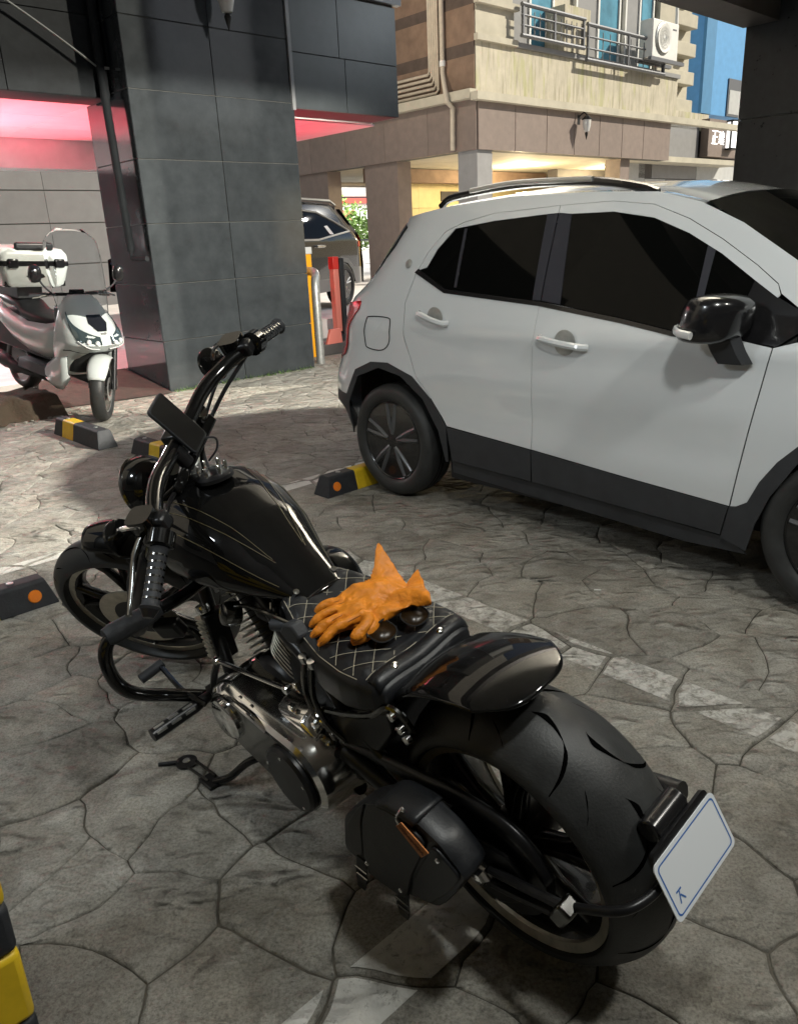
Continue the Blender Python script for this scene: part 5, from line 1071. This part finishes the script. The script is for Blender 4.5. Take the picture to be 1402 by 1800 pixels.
part('tag_pin', MB().lathe([(.006, 0), (.006, .004), (0, .006)], (.062, .266, .540), (0, 1, 0), 10), K['chrome'], sb_)

# gloves and sunglasses on the seat
def glove(M, seed, lk=1.0):
    mb = MB(); tips = [(.548, .068), (.516, .112), (.482, .136), (.443, .147)]; base = [(.507, .024), (.478, .036), (.450, .046), (.418, .050)]
    for i, (t, b) in enumerate(zip(tips, base)):
        t3 = np.array([t[0], t[1], .692]); b3 = np.array([b[0], b[1], .716]); m3 = (t3+b3)/2+np.array([0, 0, .008+.004*(i % 2)])
        P = cr([b3-(t3-b3)*.3, b3, m3, t3], 5); r = [.0118]*11+[.0118, .0115, .011, .0095, .005][:len(P)-11]
        mb.tube(P, r[:len(P)], 12, up=(0, 0, 1))
    mb.tube(cr([(.425, .02, .716), (.392, .035, .712), (.383, .075, .703), (.386, .092, .698)], 4), [.015]*9+[.013, .012, .011, .007], 12)
    rings = []
    for (x, y, z), w, h, lift in (((.465, .058, .708), .052, .011, 0), ((.460, .030, .715), .058, .015, .004), ((.450, -.01, .722), .055, .017, .012), ((.440, -.05, .726), .045, .014, .018), ((.436, -.075, .730), .048, .014, .026), ((.440, -.10, .735), .066, .012, .044), ((.442, -.120, .738), .078, .009, .056)):
        d = nrm((.95, -.18, 0)); rings.append([tuple(np.array([x, y, z])+d*w*math.cos(a)+np.array([0, 0, h*math.sin(a)+lift*lk*max(-.6, math.cos(a))+.007*math.sin(3*a+y*60+seed)])) for a in np.linspace(0, 2*math.pi, 26, endpoint=False)])
    mb.loft(rings)
    me = mb.mesh('leather_glove', xf=lambda p: M @ Vector(p)); o = bpy.data.objects.new('leather_glove', me); COL.objects.link(o); o.matrix_world = BM_
    me.materials.append(K['glove'])
    for t, b in zip(tips, base):
        for sd in (-1, 1):
            d = nrm((t[0]-b[0], t[1]-b[1], 0)); n = np.array([-d[1], d[0], 0])*sd*.0085; a3 = np.array([b[0], b[1], .7245])-d*.02; c3 = np.array([t[0], t[1], .700])-d*.004
            sm = MB().tube([M @ Vector(p) for p in cr([a3+n, (a3+c3)/2+n+np.array([0, 0, .0075]), c3+n*.8], 6)], .0011, 5)
            part('seam', sm, K['glove_seam'], o)
    q = o.modifiers.new('remesh', 'REMESH'); q.mode = 'VOXEL'; q.voxel_size = .0024; q.use_smooth_shade = True
    q = o.modifiers.new('smooth', 'SMOOTH'); q.iterations = 4; q.factor = .5
    tx = bpy.data.textures.new('folds', 'CLOUDS'); tx.noise_scale = .045; tx.noise_depth = 2
    q = o.modifiers.new('folds', 'DISPLACE'); q.texture = tx; q.strength = .009; q.mid_level = .5; q.texture_coords = 'LOCAL'
    return o
I4 = Matrix.Identity(4)
tag(glove(I4, 0), 'orange leather glove on the seat, upper one with its cuff sticking up', 'glove', 'orange leather gloves')
tag(glove(Matrix.Translation((-.030, -.020, -.016)) @ Matrix.Translation((.45, 0, .7)) @ Matrix.Rotation(-.42, 4, 'Z') @ Matrix.Translation((-.45, 0, -.7)), 1, -.05), 'orange leather glove on the seat, mostly hidden under the other', 'glove', 'orange leather gloves')
sg_ = thing('sunglasses', 'brown tinted sunglasses lying on the quilted seat by the gloves', 'sunglasses', M=BM_)
lens_c = ((.356, .028), (.336, -.056))
for cx, cy in lens_c:
    E = [(cx+.027*math.copysign(abs(math.cos(t))**.8, math.cos(t)), cy+.032*math.copysign(abs(math.sin(t))**.8, math.sin(t)), .692+.010*math.cos(t)) for t in np.linspace(0, 2*math.pi, 32, endpoint=False)]
    part('lens', MB().add(E+[(cx, cy, .6925)], [(i, (i+1) % 32, 32) for i in range(32)]), K['brown_lens'], sg_, solid=.0012)
    part('rim', MB().tube(E, .0017, 6, closed=True), K['gap'], sg_)
part('bridge', MB().tube(cr([(.372, -.004, .700), (.372, -.016, .704), (.366, -.026, .700)], 4), .0018, 6), K['gap'], sg_)
part('temple_arm', MB().tube(cr([(.362, .066, .696), (.384, .050, .702), (.398, .030, .706), (.402, .008, .708), (.388, -.008, .706), (.374, .004, .704), (.376, .022, .702)], 6), .0024, 8), K['gap'], sg_)
part('temple_arm', MB().tube(cr([(.334, -.094, .694), (.360, -.098, .702), (.384, -.086, .708), (.392, -.062, .710), (.378, -.044, .708), (.366, -.054, .704)], 6), .0024, 8), K['gap'], sg_)

# ------------------------------------------------------------------ white scooter (local: x forward from rear contact, y left, z up)
sr, sf_ = Vector((-3.80, 8.20, .185)), Vector((-2.75, 7.31, .0)); sF = (sf_-sr).normalized(); sL = Vector((0, 0, 1)).cross(sF).normalized()
sL = (sL+Vector((0, 0, -.05))).normalized(); sU = sF.cross(sL).normalized(); SWB = (sf_-sr).length
SK = 1.05; sr = sf_-sF*SWB*SK
SM_ = Matrix(((sF.x, sL.x, sU.x, sr.x), (sF.y, sL.y, sU.y, sr.y), (sF.z, sL.z, sU.z, sr.z), (0, 0, 0, 1))) @ Matrix.Scale(SK, 4)
sc = thing('scooter', 'white scooter with tall windshield and top box parked on the slope', 'scooter', M=SM_)
def scp(n, mb, m, p=None, **kw): return part(n, mb, K[m], p or sc, **kw)
def plan(xf, xb, w, n=28, e=.75, tip=1.0):
    out = []
    for k in range(n):
        t = 2*math.pi*k/n; c, s = math.cos(t), math.sin(t); xm = (xf+xb)/2; out.append((xm+(xf-xm)*math.copysign(abs(c)**(tip if c > 0 else .5), c), w*math.copysign(abs(s)**e, s)))
    return out
RN = ((.36, 1.10, .93, .13), (.44, 1.16, .92, .19), (.54, 1.27, .93, .235), (.62, 1.40, .94, .255), (.69, 1.50, .95, .26), (.76, 1.47, .96, .25), (.85, 1.37, .98, .225), (.94, 1.26, 1.0, .19), (1.02, 1.17, 1.03, .15), (1.06, 1.12, 1.05, .10))
def rn(z, k): return float(np.interp(z, [r[0] for r in RN], [r[k] for r in RN]))
zs_ = [float(v[0]) for v in cr([(r[0],) for r in RN], 4)]
scp('front_cowl', MB().loft([[(x, y, z) for x, y in plan(rn(z, 1), rn(z, 2), rn(z, 3), 40)] for z in zs_]), 'scooter_white', smooth=60)
def cowl(z, t, off=.004):
    xf, xb, w = rn(z, 1), rn(z, 2), rn(z, 3); c, s = math.cos(t), math.sin(t); xm = (xf+xb)/2
    return np.array([xm+(xf-xm+off)*abs(c), (w+off)*math.copysign(abs(s)**.75, s), z])
for s in (1, -1):
    P = [(.70, .10*s, .045), (.715, .35*s, .05), (.745, .65*s, .05), (.79, .92*s, .045), (.86, 1.12*s, .03), (.93, 1.22*s, .008)]
    Q = cr([np.array(p)*np.array([1, 1, 1.35]) for p in P], 4)
    h = scp('headlight', MB().loft([[cowl(z-w, t), cowl(z, t, .012), cowl(z+w, t)] for z, t, w in Q], closed=False, caps=False), 'headlens', smooth=60)
    for z, t in ((.712, .22), (.722, .48)): scp('headlight_lens', MB().lathe([(.022, 0), (.018, .010), (0, .014)], cowl(z, t*s, .010), (1, .5*s*t, .1), 14), 'lamp_clear', h)
    scp('running_light', MB().tube([cowl(z-w*.8, t, .010) for z, t, w in Q[:12]], .005, 6), 'lamp_clear', h)
    scp('cowl_line', MB().tube([cowl(z, t*s, .002) for z, t in ((.60, .25), (.615, .7), (.63, 1.05), (.62, 1.35))], .004, 6), 'gap')
    scp('side_fairing', MB().loft([[(x, s*(y+dy), z) for dy, z in ((0, z0), (.03, z0+.05), (.03, z1-.05), (0, z1))] for x, y, z0, z1 in ((1.22, .20, .36, .60), (1.10, .21, .24, .58), (.95, .20, .22, .50), (.80, .185, .24, .42))], closed=False, caps=False), 'scooter_white', solid=.006)
    scp('floor_board', MB().loft([[(x, s*y, z) for y, z in ((.06, .40), (.20, .38), (.22, .30), (.14, .22))] for x in (1.0, .8, .55, .30)], closed=False, caps=False), 'cladding', solid=.006)
    scp('side_panel', MB().loft([[(x, s*(y0+dy), z0+(z1-z0)*t) for dy, t in ((-.03, 0), (.02, .3), (.03, .7), (-.04, 1))] for x, y0, z0, z1 in ((.98, .14, .50, .82), (.75, .185, .46, .76), (.45, .20, .48, .74), (.15, .19, .54, .78), (-.12, .15, .62, .82), (-.32, .07, .72, .84))], closed=False, caps=False), 'scooter_white', smooth=60, solid=.006)
    scp('mirror_stem', MB().tube(cr([(1.06, s*.22, 1.06), (1.10, s*.32, 1.14), (1.10, s*.36, 1.20)], 4), .008, 8), 'rubber')
    scp('mirror', MB().loft([[(1.10+.03*d, s*.385+.055*math.copysign(abs(math.cos(a))**.6, math.cos(a))*k, 1.24+.075*math.sin(a)*k) for a in np.linspace(0, 2*math.pi, 16, endpoint=False)] for d, k in ((-1, .8), (-.6, 1), (.4, .9), (1, .5))]), 'cartrim', smooth=60)
    scp('handlebar', MB().tube([(1.06, s*.05, 1.06), (1.02, s*.20, 1.06), (.94, s*.36, 1.04)], .014, 8), 'satin')
    scp('grip', MB().tube([(1.0, s*.25, 1.055), (.94, s*.37, 1.035)], .02, 10), 'rubber')
    scp('brake_lever', MB().tube(cr([(1.06, s*.20, 1.06), (1.07, s*.30, 1.055), (1.02, s*.385, 1.035)], 4), .008, 6), 'chrome')
scp('upper_cowl', MB().loft([[(x+.01, y*.92, z) for x, y in plan(rn(z, 1)-.10, rn(z, 2), rn(z, 3)*.72, 24)] for z in (.86, .95, 1.04, 1.10)]), 'cartrim', smooth=60)
scp('nose_vent', MB().loft([[cowl(z, t, .006) for t in np.linspace(-a, a, 9)] for z, a in ((.80, .10), (.86, .28), (.92, .22))], closed=False, caps=False), 'cartrim')
scp('nose_emblem', MB().box(cowl(.785, 0, .008), (.012, .05, .022)), 'silver', bevel=.004)
scp('windshield', MB().grid(lambda u, v: (1.34-.24*u-.02*math.sin(u*3)-(.15-.03*u)*(v*2-1)**2, (v*2-1)*(.17+.095*math.sin(math.pi*min(1, .15+u*.62)))*(1-.5*max(0, (u-.82)/.18)**2), .84+.76*u), 20, 16), 'screen_clear', solid=.003, smooth=60)
scp('seat', MB().loft([[(x, w*math.copysign(abs(math.cos(a))**.6, math.cos(a)), z+h*math.copysign(abs(math.sin(a))**.7, math.sin(a))) for a in np.linspace(0, 2*math.pi, 24, endpoint=False)] for x, w, z, h in ((.78, .07, .74, .03), (.70, .12, .76, .04), (.50, .15, .77, .05), (.30, .15, .79, .05), (.20, .14, .85, .05), (-.05, .14, .87, .05), (-.20, .10, .87, .03))]), 'leather', smooth=70)
scp('inner_body', MB().box2((-.25, -.13, .42), (.95, .13, .76)).box2((.90, -.15, .40), (1.08, .15, .95)), 'cladding', bevel=.02)
scp('under_nose', MB().loft([[(x, y*.92, z) for x, y in plan(xf, .98, w, 20)] for z, xf, w in ((.40, 1.20, .15), (.55, 1.30, .21), (.615, 1.40, .23))]), 'gap')
# wheels
def sc_wheel(x, Rt, wd, steer, nm):
    w = bpy.data.objects.new('wheel', None); COL.objects.link(w); w.parent = sc; w.location = (x, 0, Rt); w.rotation_euler = (0, 0, steer); h = wd/2; Rr = Rt-.085
    prof = [(Rr, h*.7), (Rr+.02, h*.95), (Rt-.03, h*.98), (Rt-.008, h*.6), (Rt, 0), (Rt-.008, -h*.6), (Rt-.03, -h*.98), (Rr+.02, -h*.95), (Rr, -h*.7)]
    part('tyre', MB().lathe(prof, n=56, closed=True), K['tyre'], w, smooth=60)
    part('rim', MB().lathe([(Rr+.002, h*.7), (Rr-.015, h*.6), (Rr-.02, 0), (Rr-.015, -h*.6), (Rr+.002, -h*.7)], n=48, closed=False), K['wheelblack'], w)
    part('rim_lip', MB().lathe([(Rr+.004, h*.72), (Rr-.010, h*.72), (Rr-.010, h*.64), (Rr+.004, h*.64)], n=48, closed=True), K['silver'], w)
    for k in range(8):
        t = k*math.pi/4; part('spoke', MB().tube([(.03*math.cos(t), h*.2, .03*math.sin(t)), ((Rr-.01)*math.cos(t+.25), h*.2, (Rr-.01)*math.sin(t+.25))], [.014, .010], 8), K['wheelblack'], w)
    part('brake_disc', MB().lathe([(.06, h*.95), (.105, h*.95), (.105, h*1.0), (.06, h*1.0)], n=40, closed=True), K['silver'], w)
    part('hub', MB().lathe([(.02, h*1.1), (.04, h*.9), (.045, 0), (.04, -h*.9), (.02, -h*1.1)], n=20), K['satin'], w)
    for s in (1, -1): part('fork_leg', MB().tube([(.0, s*(h+.035), 0), (-.13, s*(h+.035), .40)], [.026, .022], 10), K['satin'], w) if nm == 'f' else None
    if nm == 'f':
        part('brake_caliper', MB().box((-.075, h+.03, .06), (.07, .04, .11)), K['silver'], w, bevel=.01)
        part('mudguard', MB().grid(lambda u, v: ((Rt+.022-.03*abs(v*2-1)**2.5)*math.cos(R(28+115*u)), (v*2-1)*(h+.03)*(1-.25*max(0, 1-u*4)**2), (Rt+.022-.03*abs(v*2-1)**2.5)*math.sin(R(28+115*u))+.0), 20, 10), K['scooter_white'], w, solid=.005, smooth=60)
sc_wheel(SWB, .285, .12, R(-42), 'f'); sc_wheel(0, .27, .135, 0, 'r')
scp('muffler', MB().tube(cr([(.45, -.14, .24), (.25, -.19, .26), (.05, -.215, .31), (-.25, -.225, .37)], 5), [.03]*5+[.05]*4+[.062]*6+[.05], 14), 'cladding', smooth=60)
scp('rear_mudguard', MB().grid(lambda u, v: (-.30-.08*u, (v*2-1)*.08, .62-.36*u), 6, 4), 'cladding', solid=.006)
scp('rack', MB().box2((-.25, -.12, .90), (.22, .12, 1.02)), 'cladding', bevel=.01)
bx_ = bpy.data.objects.new('top_box', None); COL.objects.link(bx_); bx_.parent = sc; bx_.location = (.12, .02, 1.02)
def boxring(z, k, r=.06): return [(x, y, z) for x, y in rrect(.44*k, .66*k, r)]
part('box_shell', MB().loft([boxring(0, .84), boxring(.02, .90), boxring(.19, 1.0)]), K['scooter_white'], bx_, smooth=40)
part('box_seam', MB().loft([boxring(.19, 1.012), boxring(.225, 1.012)]), K['cartrim'], bx_, smooth=40)
part('box_lid', MB().loft([boxring(.235, 1.0), boxring(.29, .98), boxring(.335, .88), boxring(.345, .7)]), K['scooter_white'], bx_, smooth=50)
for y in (-.22, .22): part('box_latch', MB().box((.225, y, .215), (.025, .10, .08)), K['cartrim'], bx_, bevel=.012)
part('box_badge', MB().prism([(-.10, .10), (-.02, .135), (.06, .12), (.08, .09), (.0, .07)], lambda u, v, h: (.200+v*.08+h, u, v), .008), K['cartrim'], bx_, bevel=.002)
for y in (-.26, .26): part('box_foot', MB().box((.16, y, .03), (.06, .06, .06)), K['cartrim'], bx_, bevel=.012)
part('backrest', MB().box((.19, .0, .36), (.05, .36, .07)), K['leather'], bx_, bevel=.02)

# small litter
tag(part('paper_scrap', MB().box((0, 0, 0), (.030, .007, .006)), K['white'], bevel=.002), 'tiny white paper scrap on the paving between motorcycle and white car', 'litter'); bpy.data.objects['paper_scrap'].location = (.855, 3.10, .006); bpy.data.objects['paper_scrap'].rotation_euler = (0, 0, -.2)
